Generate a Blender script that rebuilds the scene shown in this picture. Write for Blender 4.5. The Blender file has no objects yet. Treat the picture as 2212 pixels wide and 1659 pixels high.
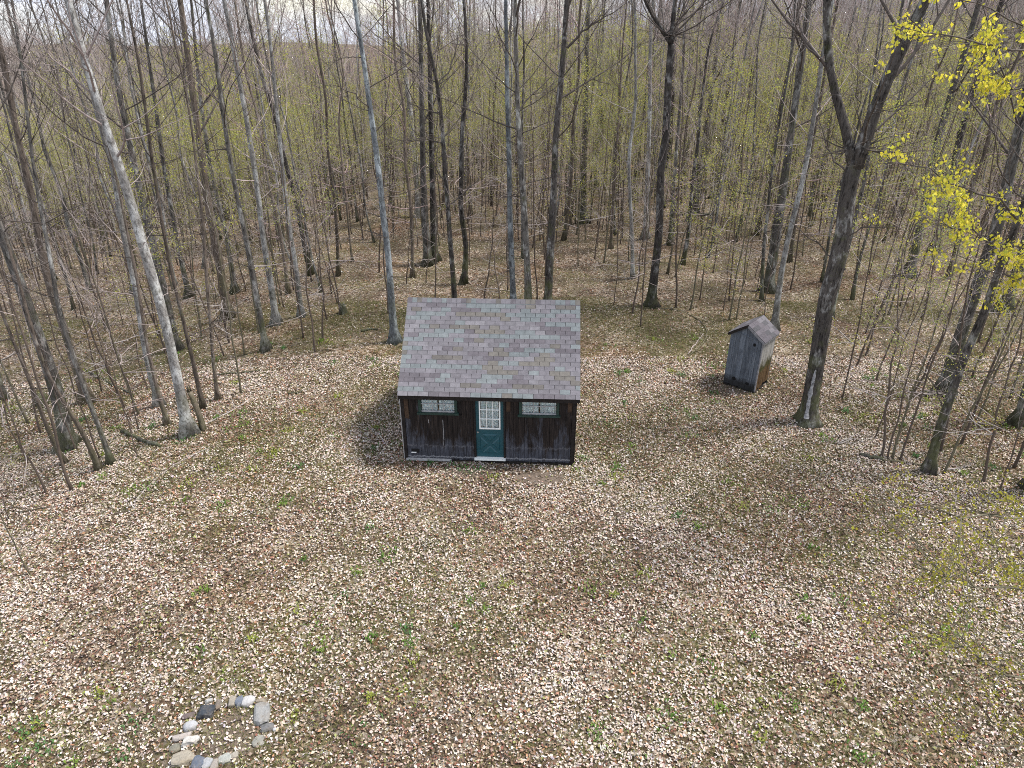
import bpy, bmesh, math, random
import numpy as np
from mathutils import Vector, Matrix, noise as mnoise

sc = bpy.context.scene
COL = sc.collection
R = math.radians
random.seed(7)
rng = np.random.default_rng(11)

# ------------------------------------------------------------------ camera
CAM_H, PITCH, FPX, W0, H0 = 11.57, R(28.0), 1500.0, 2212.0, 1659.0
cam_d = bpy.data.cameras.new('camera')
cam = bpy.data.objects.new('camera', cam_d)
COL.objects.link(cam)
cam.location = (0, 0, CAM_H)
cam.rotation_euler = (math.pi / 2 - PITCH, 0, 0)
cam_d.sensor_width = 36.0
cam_d.sensor_fit = 'HORIZONTAL'
cam_d.lens = 36.0 * FPX / W0
cam_d.clip_end = 5000
sc.camera = cam

# ------------------------------------------------------------------ sky, sun, exposure
SUN_EL, SUN_AZ = R(61), R(78)          # azimuth measured from +Y towards +X
world = bpy.data.worlds.new('World')
sc.world = world
world.use_nodes = True
wn, wl = world.node_tree.nodes, world.node_tree.links
bg = wn['Background']
sky = wn.new('ShaderNodeTexSky')
sky.sky_type = 'NISHITA'
sky.sun_disc = False
sky.sun_elevation = SUN_EL
sky.sun_rotation = SUN_AZ
sky.air_density = 1.0
sky.dust_density = 0.6
sky.ozone_density = 1.0
tcw = wn.new('ShaderNodeTexCoord')
mpw = wn.new('ShaderNodeMapping')
mpw.inputs['Scale'].default_value = (2.2, 2.2, 7.0)
nzw = wn.new('ShaderNodeTexNoise')
nzw.inputs['Scale'].default_value = 2.0
nzw.inputs['Detail'].default_value = 7
rpw = wn.new('ShaderNodeValToRGB')
rpw.color_ramp.elements[0].position = 0.30
rpw.color_ramp.elements[1].position = 0.52
mxw = wn.new('ShaderNodeMix')
mxw.data_type = 'RGBA'
mxw.inputs[7].default_value = (4.0, 4.3, 5.0, 1)
wl.new(tcw.outputs['Generated'], mpw.inputs[0])
wl.new(mpw.outputs[0], nzw.inputs['Vector'])
wl.new(nzw.outputs[0], rpw.inputs[0])
wl.new(rpw.outputs[0], mxw.inputs[0])
wl.new(sky.outputs[0], mxw.inputs[6])
wl.new(mxw.outputs[2], bg.inputs['Color'])
bg.inputs['Strength'].default_value = 0.14

sun_d = bpy.data.lights.new('sun', 'SUN')
sun_d.energy = 3.2
sun_d.angle = R(11)
sun_d.color = (1.0, 0.965, 0.92)
sun = bpy.data.objects.new('sun', sun_d)
COL.objects.link(sun)
sdir = Vector((math.sin(SUN_AZ) * math.cos(SUN_EL), math.cos(SUN_AZ) * math.cos(SUN_EL), math.sin(SUN_EL)))
sun.location = sdir * 60
sun.rotation_euler = (-sdir).to_track_quat('-Z', 'Y').to_euler()

sc.view_settings.view_transform = 'Standard'
sc.view_settings.look = 'None'
sc.view_settings.gamma = 1
sc.view_settings.use_curve_mapping = False
sc.view_settings.exposure = 1.02
sc.cycles.use_denoising = False
sc.cycles.max_bounces = 6
sc.cycles.diffuse_bounces = 3
sc.cycles.transparent_max_bounces = 8
sc.cycles.pixel_filter_type = 'BLACKMAN_HARRIS'
sc.cycles.filter_width = 1.0

# ------------------------------------------------------------------ terrain
def sstep(t):
    t = np.clip(t, 0, 1)
    return t * t * (3 - 2 * t)

def ground_z(x, y):
    x = np.asarray(x, float); y = np.asarray(y, float)
    u = -0.75 * x + 0.65 * (y - 32)
    z = -24 * sstep((u - 12) / 135.0)
    z = z + 6.5 * sstep((y - 190) / 240.0)
    z = z + 2.0 * sstep((y - 150) / 120.0) * np.sin(x * 0.021 + 1.0)
    z = z - 1.1 * sstep((-x - 8.5) / 9.0) * sstep((y - 4) / 10.0)        # the bank left of the clearing
    near = sstep((y - 22) / 14.0)
    z = z + near * (0.22 * np.sin(x * .31 + .7) * np.sin(y * .23) + .12 * np.sin(x * .83 + y * .6))
    z = z + 0.025 * np.sin(x * 1.7 + .4) * np.sin(y * 1.3 + 1.) + .015 * np.sin(x * 3.1 - y * 2.3)
    return z

def gz(x, y):
    return float(ground_z(x, y))

cP, sP = math.cos(PITCH), math.sin(PITCH)
def ray(px, py):
    a, b = px - W0 / 2, H0 / 2 - py
    return Vector((a, FPX * cP + b * sP, -FPX * sP + b * cP)).normalized()

def VP(px, py):
    """photo position -> the point of the ground seen there"""
    d = ray(px, py)
    lo, hi = 2.0, 2.0
    while hi < 900:
        p = Vector((0, 0, CAM_H)) + d * hi
        if p.z < gz(p.x, p.y):
            break
        lo = hi; hi *= 1.03
    for _ in range(30):
        m = (lo + hi) / 2
        p = Vector((0, 0, CAM_H)) + d * m
        if p.z < gz(p.x, p.y): hi = m
        else: lo = m
    return Vector((0, 0, CAM_H)) + d * hi

def on_plane(px, py, base, off=0.0):
    """point on the upright plane through base that faces the clearing"""
    d = ray(px, py)
    n = Vector((base.x, base.y, 0)).normalized()
    t = ((base - Vector((0, 0, CAM_H))).dot(n) + off) / d.dot(n)
    return Vector((0, 0, CAM_H)) + d * t

# ------------------------------------------------------------------ material helpers
def new_mat(name, rough=0.85, spec=0.25):
    m = bpy.data.materials.new(name)
    m.use_nodes = True
    nt = m.node_tree
    b = nt.nodes['Principled BSDF']
    b.inputs['Roughness'].default_value = rough
    b.inputs['Specular IOR Level'].default_value = spec
    return m, nt.nodes, nt.links, b

def N(nodes, kind, **kw):
    n = nodes.new(kind)
    for k, v in kw.items():
        setattr(n, k, v)
    return n

def noise(nodes, links, vec, scale, detail=4, rough=.55, mapping=None, dist=0):
    if mapping is not None:
        mp = nodes.new('ShaderNodeMapping')
        mp.inputs['Scale'].default_value = mapping
        links.new(vec, mp.inputs[0]); vec = mp.outputs[0]
    n = nodes.new('ShaderNodeTexNoise')
    n.inputs['Scale'].default_value = scale
    n.inputs['Detail'].default_value = detail
    n.inputs['Roughness'].default_value = rough
    n.inputs['Distortion'].default_value = dist
    links.new(vec, n.inputs['Vector'])
    return n.outputs[0]

def ramp(nodes, links, fac, stops, interp='LINEAR'):
    r = nodes.new('ShaderNodeValToRGB')
    r.color_ramp.interpolation = interp
    e = r.color_ramp.elements
    while len(e) < len(stops):
        e.new(0.5)
    for i, (p, c) in enumerate(stops):
        e[i].position = p
        e[i].color = (c[0], c[1], c[2], 1) if hasattr(c, '__len__') else (c, c, c, 1)
    links.new(fac, r.inputs[0])
    return r.outputs[0]

def mix(nodes, links, fac, a, b, blend='MIX'):
    m = nodes.new('ShaderNodeMix')
    m.data_type = 'RGBA'; m.blend_type = blend
    for s, v in ((0, fac), (6, a), (7, b)):
        if isinstance(v, bpy.types.NodeSocket): links.new(v, m.inputs[s])
        elif hasattr(v, '__len__'): m.inputs[s].default_value = (v[0], v[1], v[2], 1)
        else: m.inputs[s].default_value = v
    return m.outputs[2]

def math_n(nodes, links, op, a, b=None, clamp=False):
    m = nodes.new('ShaderNodeMath'); m.operation = op; m.use_clamp = clamp
    for i, v in enumerate((a, b)):
        if v is None: continue
        if isinstance(v, bpy.types.NodeSocket): links.new(v, m.inputs[i])
        else: m.inputs[i].default_value = v
    return m.outputs[0]

def bump(nodes, links, b, h, strength=.4, dist=.02):
    bp = nodes.new('ShaderNodeBump')
    bp.inputs['Strength'].default_value = strength
    bp.inputs['Distance'].default_value = dist
    links.new(h, bp.inputs['Height'])
    links.new(bp.outputs[0], b.inputs['Normal'])

def plain_mat(name, c, rough=.8, var=.25, scale=9, spec=.25):
    m, n, l, b = new_mat(name, rough, spec)
    tc = n.new('ShaderNodeTexCoord')
    f = noise(n, l, tc.outputs['Object'], scale, 5)
    col = ramp(n, l, f, [(.3, [v * (1 - var) for v in c]), (.7, [min(1, v * (1 + var)) for v in c])])
    l.new(col, b.inputs['Base Color'])
    bump(n, l, b, f, .25, .01)
    return m

def bark_mat(name, dark, mid, pale, pale_amt=.5, moss=.3, stretch=.22):
    m, n, l, b = new_mat(name, .92, .15)
    tc = n.new('ShaderNodeTexCoord')
    oi = n.new('ShaderNodeObjectInfo')
    off = n.new('ShaderNodeVectorMath'); off.operation = 'ADD'
    sc_ = n.new('ShaderNodeVectorMath'); sc_.operation = 'SCALE'
    cmb = n.new('ShaderNodeCombineXYZ')
    for i in range(3): l.new(oi.outputs['Random'], cmb.inputs[i])
    l.new(cmb.outputs[0], sc_.inputs[0]); sc_.inputs['Scale'].default_value = 57
    l.new(tc.outputs['Object'], off.inputs[0]); l.new(sc_.outputs[0], off.inputs[1])
    v = off.outputs[0]
    fiss = noise(n, l, v, 16, 6, .65, (1, 1, stretch), .6)
    patch = noise(n, l, v, 2.6, 6, .7, (1, 1, .55), .3)
    big = noise(n, l, v, .7, 3, .5)
    c = ramp(n, l, fiss, [(.34, dark), (.55, mid)])
    pm = ramp(n, l, patch, [(.62 - .2 * pale_amt, 0), (.74 - .2 * pale_amt, 1)])
    pm2 = math_n(n, l, 'MULTIPLY', pm, ramp(n, l, fiss, [(.38, .15), (.5, 1)]))
    c = mix(n, l, pm2, c, pale)
    # moss and algae in its own patches, with more of it low on the trunk
    sep = n.new('ShaderNodeSeparateXYZ'); l.new(tc.outputs['Object'], sep.inputs[0])
    low = n.new('ShaderNodeMapRange'); l.new(sep.outputs[2], low.inputs[0])
    low.inputs[1].default_value = 0; low.inputs[2].default_value = 3.2
    low.inputs[3].default_value = .22; low.inputs[4].default_value = 0.0
    ms = math_n(n, l, 'ADD', noise(n, l, v, 1.7, 5, .65), low.outputs[0])
    mm = math_n(n, l, 'MULTIPLY', ramp(n, l, ms, [(.56, 0), (.72, 1)]), moss)
    c = mix(n, l, mm, c, (.085, .095, .03))
    br = ramp(n, l, big, [(.3, .75), (.7, 1.2)])
    c = mix(n, l, 1.0, c, br, 'MULTIPLY')
    hs = n.new('ShaderNodeHueSaturation')
    mr = n.new('ShaderNodeMapRange'); l.new(oi.outputs['Random'], mr.inputs[0])
    mr.inputs[3].default_value = .72; mr.inputs[4].default_value = 1.25
    l.new(mr.outputs[0], hs.inputs['Value']); l.new(c, hs.inputs['Color'])
    l.new(hs.outputs[0], b.inputs['Base Color'])
    bump(n, l, b, fiss, .8, .03)
    return m

def attr_mat(name, rough=.8, trans=0.0, spec=.2, tint=(1, 1, 1)):
    """per-leaf colour kept in the mesh"""
    m, n, l, b = new_mat(name, rough, spec)
    a = n.new('ShaderNodeAttribute'); a.attribute_name = 'Col'
    col = a.outputs['Color']
    l.new(col, b.inputs['Base Color'])
    if trans:
        t = n.new('ShaderNodeBsdfTranslucent'); l.new(col, t.inputs['Color'])
        mx = n.new('ShaderNodeMixShader'); mx.inputs[0].default_value = trans
        l.new(b.outputs[0], mx.inputs[1]); l.new(t.outputs[0], mx.inputs[2])
        l.new(mx.outputs[0], n['Material Output'].inputs[0])
    return m

M = {}
M['bark_grey'] = bark_mat('bark_grey', (.026, .023, .02), (.13, .118, .104), (.36, .35, .32), .55, .5)
M['bark_pale'] = bark_mat('bark_pale', (.09, .083, .075), (.25, .235, .215), (.46, .455, .43), .75, .25, .5)
M['bark_blue'] = bark_mat('bark_blue', (.05, .053, .056), (.15, .16, .165), (.34, .37, .375), .7, .2, .4)
M['bark_dark'] = bark_mat('bark_dark', (.013, .011, .010), (.08, .070, .062), (.30, .29, .27), .5, .5)
M['bark_brown'] = bark_mat('bark_brown', (.05, .04, .032), (.17, .135, .108), (.30, .27, .235), .3, .35)
M['twig'] = plain_mat('twig', (.31, .255, .235), .9, .35, 6)
M['twig_red'] = plain_mat('twig_red', (.35, .25, .235), .9, .35, 6)
M['twig_olive'] = plain_mat('twig_olive', (.31, .275, .215), .9, .35, 6)
M['twig_dark'] = plain_mat('twig_dark', (.085, .07, .06), .9, .4, 6)
M['twig_grey'] = plain_mat('twig_grey', (.32, .28, .255), .9, .35, 6)
M['stem_brown'] = plain_mat('stem_brown', (.105, .08, .062), .9, .35, 7)
M['stem_olive'] = plain_mat('stem_olive', (.13, .115, .075), .9, .35, 7)
M['leaf'] = attr_mat('dead_leaf', .75, .0)
M['spring_leaf'] = attr_mat('spring_leaf', .6, .45)
M['grass'] = attr_mat('grass_blade', .7, .25)

# ------------------------------------------------------------------ object helpers
def tag(o, label=None, cat=None, group=None, kind=None):
    if label: o['label'] = label
    if cat: o['category'] = cat
    if group: o['group'] = group
    if kind: o['kind'] = kind
    return o

def empty(name, loc=(0, 0, 0), rz=0.0):
    o = bpy.data.objects.new(name, None)
    o.empty_display_size = .3
    COL.objects.link(o)
    o.location = loc; o.rotation_euler = (0, 0, rz)
    return o

def link(name, mesh, parent=None):
    o = bpy.data.objects.new(name, mesh)
    COL.objects.link(o)
    if parent is not None: o.parent = parent
    return o

class MB:
    """collects boxes, prisms and tubes; build() links them as one mesh object"""
    def __init__(s):
        s.v, s.f, s.m, s.n = [], [], [], 0
    def add(s, v, f, mi=0):
        v = np.asarray(v, float).reshape(-1, 3)
        s.v.append(v)
        n = s.n
        s.f.extend([tuple(i + n for i in q) for q in f])
        s.m.extend([mi] * len(f))
        s.n += len(v)
    def box(s, x0, x1, y0, y1, z0, z1, mi=0, jit=0.0):
        v = np.array([(x, y, z) for z in (z0, z1) for y in (y0, y1) for x in (x0, x1)], float)
        if jit: v += rng.uniform(-jit, jit, v.shape)
        s.add(v, [(0, 2, 3, 1), (4, 5, 7, 6), (0, 1, 5, 4), (2, 6, 7, 3), (0, 4, 6, 2), (1, 3, 7, 5)], mi)
    def prism(s, poly, a, b, axis='y', mi=0):
        """poly in the other two axes (x,z for y; y,z for x), extruded from a to b"""
        k = len(poly)
        if axis == 'y': v = [(p[0], a, p[1]) for p in poly] + [(p[0], b, p[1]) for p in poly]
        else: v = [(a, p[0], p[1]) for p in poly] + [(b, p[0], p[1]) for p in poly]
        f = [tuple(range(k)), tuple(range(2 * k - 1, k - 1, -1))]
        f += [(i, i + k, (i + 1) % k + k, (i + 1) % k) for i in range(k)]
        s.add(v, f, mi)
    def beam(s, a, b, w, h, up=(0, 0, 1), mi=0):
        a, b = Vector(a), Vector(b)
        d = (b - a).normalized(); r = d.cross(Vector(up)).normalized(); u = r.cross(d)
        v = [p + r * (w / 2 * i) + u * (h / 2 * j) for p in (a, b) for j in (-1, 1) for i in (-1, 1)]
        s.add([tuple(q) for q in v], [(0, 2, 3, 1), (4, 5, 7, 6), (0, 1, 5, 4), (2, 6, 7, 3), (0, 4, 6, 2), (1, 3, 7, 5)], mi)
    def tube(s, pts, rad, k=5, mi=0, cap=True, lobes=None):
        pts = np.asarray(pts, float); rad = np.asarray(rad, float)
        n = len(pts)
        t = np.gradient(pts, axis=0)
        t /= (np.linalg.norm(t, axis=1)[:, None] + 1e-9)
        ref = np.array([1., 0, 0]) if abs(t[0][0]) < .8 else np.array([0, 1., 0])
        a = ref[None] - (t @ ref)[:, None] * t
        a /= np.linalg.norm(a, axis=1)[:, None]
        bb = np.cross(t, a)
        th = np.arange(k) * 2 * math.pi / k
        rr = rad[:, None] * np.ones(k)[None]
        if lobes is not None: rr = rr * lobes(th)
        v = pts[:, None] + rr[:, :, None] * (np.cos(th)[None, :, None] * a[:, None] + np.sin(th)[None, :, None] * bb[:, None])
        f = []
        for i in range(n - 1):
            o = i * k
            for j in range(k):
                j2 = (j + 1) % k
                f.append((o + j, o + j2, o + k + j2, o + k + j))
        if cap:
            f.append(tuple(range(k - 1, -1, -1)))
            f.append(tuple((n - 1) * k + j for j in range(k)))
        s.add(v.reshape(-1, 3), f, mi)
    def mesh(s, name, mats, smooth=False, fix=False):
        me = bpy.data.meshes.new(name)
        me.from_pydata(np.concatenate(s.v).tolist() if s.v else [], [], s.f)
        for m in (mats if isinstance(mats, (list, tuple)) else [mats]): me.materials.append(m)
        me.polygons.foreach_set('material_index', s.m)
        if smooth: me.polygons.foreach_set('use_smooth', [True] * len(s.f))
        if fix:
            bm = bmesh.new(); bm.from_mesh(me)
            bmesh.ops.recalc_face_normals(bm, faces=bm.faces); bm.to_mesh(me); bm.free()
        me.update()
        return me
    def build(s, name, mats, parent=None, smooth=False, fix=False):
        return link(name, s.mesh(name, mats, smooth, fix), parent)

def mass_mesh(name, V, F, colors=None, mat=None, smooth=False):
    """V (n,3), F (m,k) numpy, colors per vertex"""
    me = bpy.data.meshes.new(name)
    k = F.shape[1]
    me.vertices.add(len(V)); me.vertices.foreach_set('co', V.astype(np.float32).ravel())
    me.loops.add(F.size); me.loops.foreach_set('vertex_index', F.astype(np.int32).ravel())
    me.polygons.add(len(F))
    me.polygons.foreach_set('loop_start', np.arange(0, F.size, k, dtype=np.int32))
    me.polygons.foreach_set('loop_total', np.full(len(F), k, np.int32))
    if smooth: me.polygons.foreach_set('use_smooth', np.ones(len(F), bool))
    if mat: me.materials.append(mat)
    if colors is not None:
        at = me.color_attributes.new('Col', 'FLOAT_COLOR', 'POINT')
        c4 = np.ones((len(V), 4), np.float32); c4[:, :3] = colors
        at.data.foreach_set('color', c4.ravel())
    me.update(calc_edges=True)
    return me

def fnoise(x, y, s, seed=0.0):
    """cheap smooth noise for arrays, about 0..1"""
    x = x * s + seed * 17.3; y = y * s - seed * 9.1
    v = (np.sin(x * 1.0 + 1.3 * np.sin(y * .9 + seed)) + np.sin(y * 1.13 + 1.7 * np.sin(x * .71 - seed))
         + .6 * np.sin(x * 2.3 + y * 1.9 + seed) + .6 * np.sin(y * 2.7 - x * 2.1 + 2 * seed))
    return np.clip(.5 + v / 5.2, 0, 1)

# ------------------------------------------------------------------ GROUND
gx = np.unique(np.concatenate([np.linspace(-30, 30, 121), np.linspace(-30, -520, 70), np.linspace(30, 520, 70)]))
gy = np.unique(np.concatenate([np.linspace(-25, 60, 151), np.linspace(60, 200, 60), np.linspace(200, 900, 60)]))
GX, GY = np.meshgrid(gx, gy)
V = np.stack([GX, GY, ground_z(GX, GY)], -1).reshape(-1, 3)
nx, ny = len(gx), len(gy)
ii = (np.arange(ny - 1)[:, None] * nx + np.arange(nx - 1)[None]).ravel()
F = np.stack([ii, ii + 1, ii + nx + 1, ii + nx], -1)

gm, n, l, b = new_mat('forest_floor', .95, .1)
tc = n.new('ShaderNodeTexCoord')
P = tc.outputs['Object']
def vor(scale, dist=.35):
    w = n.new('ShaderNodeTexNoise'); w.inputs['Scale'].default_value = scale * .9; w.inputs['Detail'].default_value = 2
    l.new(P, w.inputs['Vector'])
    ad = n.new('ShaderNodeMix'); ad.data_type = 'RGBA'; ad.blend_type = 'LINEAR_LIGHT'; ad.inputs[0].default_value = dist / scale
    l.new(P, ad.inputs[6]); l.new(w.outputs[1], ad.inputs[7])
    v = n.new('ShaderNodeTexVoronoi'); v.inputs['Scale'].default_value = scale
    l.new(ad.outputs[2], v.inputs['Vector'])
    return v
v1 = vor(11); v2 = vor(17)
sp1 = n.new('ShaderNodeSeparateColor'); l.new(v1.outputs['Color'], sp1.inputs[0])
sp2 = n.new('ShaderNodeSeparateColor'); l.new(v2.outputs['Color'], sp2.inputs[0])
leafstops = [(0, (.03, .021, .015)), (.14, (.07, .045, .03)), (.28, (.135, .09, .058)), (.42, (.21, .15, .10)), (.57, (.29, .225, .16)), (.70, (.38, .31, .235)), (.82, (.29, .25, .21)), (.91, (.46, .39, .32)), (.96, (.2, .095, .055))]
c1 = ramp(n, l, sp1.outputs[0], leafstops, 'CONSTANT')
c2 = ramp(n, l, sp2.outputs[1], leafstops, 'CONSTANT')
c = mix(n, l, math_n(n, l, 'GREATER_THAN', sp2.outputs[2], .55), c1, c2)
soil = ramp(n, l, noise(n, l, P, 6, 6, .7), [(.35, (.035, .025, .017)), (.65, (.09, .066, .045))])
# leaves lie thinner where the litter has blown away
thin = ramp(n, l, noise(n, l, P, .55, 5, .65), [(.40, .25), (.58, .9)])
c = mix(n, l, thin, soil, c)
olive = ramp(n, l, noise(n, l, P, .35, 5, .7, None, .4), [(.42, 0), (.62, .7)])
grn = math_n(n, l, 'MULTIPLY', olive, ramp(n, l, noise(n, l, P, 9, 4, .7), [(.42, 0), (.6, 1)]))
c = mix(n, l, grn, c, (.13, .13, .045))
red = ramp(n, l, noise(n, l, P, .23, 4, .6), [(.52, 0), (.7, .5)])
c = mix(n, l, red, c, mix(n, l, 1.0, c, (1.0, .68, .5), 'MULTIPLY'))
# trodden bare earth before the cabin door and in the fire ring
sx = n.new('ShaderNodeSeparateXYZ'); l.new(P, sx.inputs[0])
bare = None
DIRT = [(VP(1165, 1032), .75, .34), (VP(1010, 1020), .8, .3), (VP(500, 1590), .55, .6), (VP(1590, 840), .8, .45)]
for (q, rx, ry) in DIRT:
    dx = math_n(n, l, 'DIVIDE', math_n(n, l, 'SUBTRACT', sx.outputs[0], q.x), rx)
    dy = math_n(n, l, 'DIVIDE', math_n(n, l, 'SUBTRACT', sx.outputs[1], q.y), ry)
    dd = math_n(n, l, 'ADD', math_n(n, l, 'MULTIPLY', dx, dx), math_n(n, l, 'MULTIPLY', dy, dy))
    s_ = math_n(n, l, 'SUBTRACT', 1.2, math_n(n, l, 'MULTIPLY', dd, .8), True)
    bare = s_ if bare is None else math_n(n, l, 'MAXIMUM', bare, s_)
bm_ = ramp(n, l, math_n(n, l, 'MULTIPLY', bare, math_n(n, l, 'ADD', noise(n, l, P, 3, 5, .7), .35)), [(.3, 0), (.65, .8)])
c = mix(n, l, bm_, c, ramp(n, l, noise(n, l, P, 14, 6, .7), [(.3, (.10, .075, .058)), (.7, (.21, .165, .13))]))
l.new(c, b.inputs['Base Color'])
hgt = math_n(n, l, 'ADD', math_n(n, l, 'MULTIPLY', sp1.outputs[1], .6), noise(n, l, P, 22, 5, .7))
bump(n, l, b, hgt, .8, .05)
ground = link('ground', mass_mesh('ground', V, F, None, gm, True))
tag(ground, 'leaf covered forest clearing falling away to a wooded valley', kind='structure')

# ------------------------------------------------------------------ CABIN
YAW = R(-2.8)
CX, CY = -0.68, 16.87
cabin = empty('wooden_cabin', (CX, CY, 0.0), YAW)
tag(cabin, 'small dark wooden cabin with grey shingled gable roof and green door', 'cabin')

def wood_mat(name, kind):
    m, n, l, b = new_mat(name, .88, .18)
    tc = n.new('ShaderNodeTexCoord'); tc.object = cabin if kind == 'front' else None
    P = tc.outputs['Object']
    oi = n.new('ShaderNodeObjectInfo')
    grain = noise(n, l, P, 22, 7, .7, (1, 1, .07), .7)
    fine = noise(n, l, P, 60, 4, .7, (1, 1, .05))
    sep = n.new('ShaderNodeSeparateXYZ'); l.new(P, sep.inputs[0])
    return m, n, l, b, P, oi, grain, fine, sep

m, n, l, b, P, oi, grain, fine, sep = wood_mat('cabin_boards', 'front')
M['boards'] = m
c = ramp(n, l, grain, [(.3, (.006, .0045, .004)), (.5, (.019, .0145, .0125)), (.72, (.05, .037, .03))])
# grey weathered bare wood, in patches with ragged streaky edges, mostly on the lower wall
zr = n.new('ShaderNodeMapRange'); l.new(sep.outputs[2], zr.inputs[0])
zr.inputs[1].default_value = .3; zr.inputs[2].default_value = 1.3; zr.inputs[3].default_value = .2; zr.inputs[4].default_value = -.06
wm = math_n(n, l, 'ADD', noise(n, l, P, 3.2, 6, .75, (1, 1, .3), .5), zr.outputs[0])
wm = math_n(n, l, 'ADD', wm, math_n(n, l, 'MULTIPLY', math_n(n, l, 'SUBTRACT', oi.outputs['Random'], .5), .16))
wmask = ramp(n, l, wm, [(.5, 0), (.66, 1)])
wcol = ramp(n, l, fine, [(.32, (.022, .022, .028)), (.6, (.085, .089, .105)), (.75, (.16, .165, .185))])
c = mix(n, l, math_n(n, l, 'MULTIPLY', wmask, ramp(n, l, grain, [(.3, .3), (.55, 1)])), c, wcol)
# orange-brown newer stain near the corner under the eave
cx_ = math_n(n, l, 'ABSOLUTE', math_n(n, l, 'ADD', sep.outputs[0], 0.0))
bx_ = math_n(n, l, 'MULTIPLY', ramp(n, l, cx_, [(.0, 0), (1, 0)]), 0.0)
# peeling wavy pale edge low down
zz = math_n(n, l, 'SUBTRACT', sep.outputs[2], math_n(n, l, 'MULTIPLY', noise(n, l, P, 7, 7, .85, (1, 0, 0)), .34))
ab = math_n(n, l, 'ABSOLUTE', math_n(n, l, 'ADD', zz, .01))
ln = ramp(n, l, math_n(n, l, 'ADD', ab, math_n(n, l, 'MULTIPLY', fine, .03)), [(.018, 1), (.045, 0)])
c = mix(n, l, math_n(n, l, 'MULTIPLY', ln, .8), c, (.30, .295, .30))
zz2 = math_n(n, l, 'SUBTRACT', sep.outputs[2], math_n(n, l, 'MULTIPLY', noise(n, l, P, 4.0, 7, .85, (1, 0, 0)), .75))
ab2 = math_n(n, l, 'ABSOLUTE', math_n(n, l, 'SUBTRACT', zz2, .16))
ln2 = ramp(n, l, math_n(n, l, 'ADD', ab2, math_n(n, l, 'MULTIPLY', noise(n, l, P, 6, 4, .7), .10)), [(.045, 1), (.075, 0)])
c = mix(n, l, math_n(n, l, 'MULTIPLY', ln2, .45), c, (.2, .195, .20))
l.new(c, b.inputs['Base Color'])
bump(n, l, b, grain, .5, .01)

M['dark_wood'] = plain_mat('dark_wood', (.018, .014, .012), .9, .5, 14)
M['brown_wood'] = plain_mat('brown_wood', (.05, .03, .018), .85, .4, 12)
M['pale_trim'] = plain_mat('pale_trim', (.33, .32, .31), .8, .3, 10)
M['white_paint'] = plain_mat('white_paint', (.78, .78, .74), .45, .05, 8, .4)
M['green_paint'] = plain_mat('green_trim', (.012, .033, .026), .5, .3, 10, .4)
M['door_paint'] = plain_mat('door_paint', (.012, .066, .082), .4, .12, 7, .45)
M['curtain'] = plain_mat('curtain_cloth', (.78, .80, .82), .9, .12, 30)
M['metal'] = plain_mat('worn_metal', (.25, .24, .22), .35, .2, 12, .6)
M['interior'] = plain_mat('dark_interior', (.012, .011, .011), .95, .2, 5)
gmat, n, l, b = new_mat('window_glass', .03, .5)
gl = n.new('ShaderNodeBsdfGlossy'); gl.inputs['Roughness'].default_value = .02
gl.inputs['Color'].default_value = (.9, .95, .95, 1)
tr = n.new('ShaderNodeBsdfTransparent'); tr.inputs['Color'].default_value = (.93, .97, .97, 1)
lw = n.new('ShaderNodeFresnel'); lw.inputs[0].default_value = 1.5
mx = n.new('ShaderNodeMixShader')
l.new(math_n(n, l, 'ADD', lw.outputs[0], .05, True), mx.inputs[0]); l.new(tr.outputs[0], mx.inputs[1]); l.new(gl.outputs[0], mx.inputs[2])
l.new(mx.outputs[0], n['Material Output'].inputs[0])
M['glass'] = gmat

WD, HALF, RIDGE_Y, EAVE_Y, EAVE_Z, RIDGE_Z = 4.6, 2.44, 2.30, -.13, 2.25, 4.18
SL = math.atan2(RIDGE_Z - EAVE_Z, RIDGE_Y - EAVE_Y)
SLEN = math.hypot(RIDGE_Z - EAVE_Z, RIDGE_Y - EAVE_Y)
WIN = [(-1.88, -.94), (.96, 1.92)]        # glass extents
WZ0, WZ1 = 1.71, 2.16
DX0, DX1, DZ0, DZ1 = -.35, .437, .17, 2.17

# the shell: dark inner box that stands behind the boards
mb = MB()
def wz(y): return EAVE_Z + (y - EAVE_Y) * math.tan(SL) - .06
mb.prism([(.16, .06), (WD - .05, .06), (WD - .05, wz(.1)), (RIDGE_Y, wz(RIDGE_Y)), (.16, wz(.16))], -HALF + .05, HALF - .05, 'x')
mb.build('inner_wall', M['interior'], cabin, fix=True)
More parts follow.
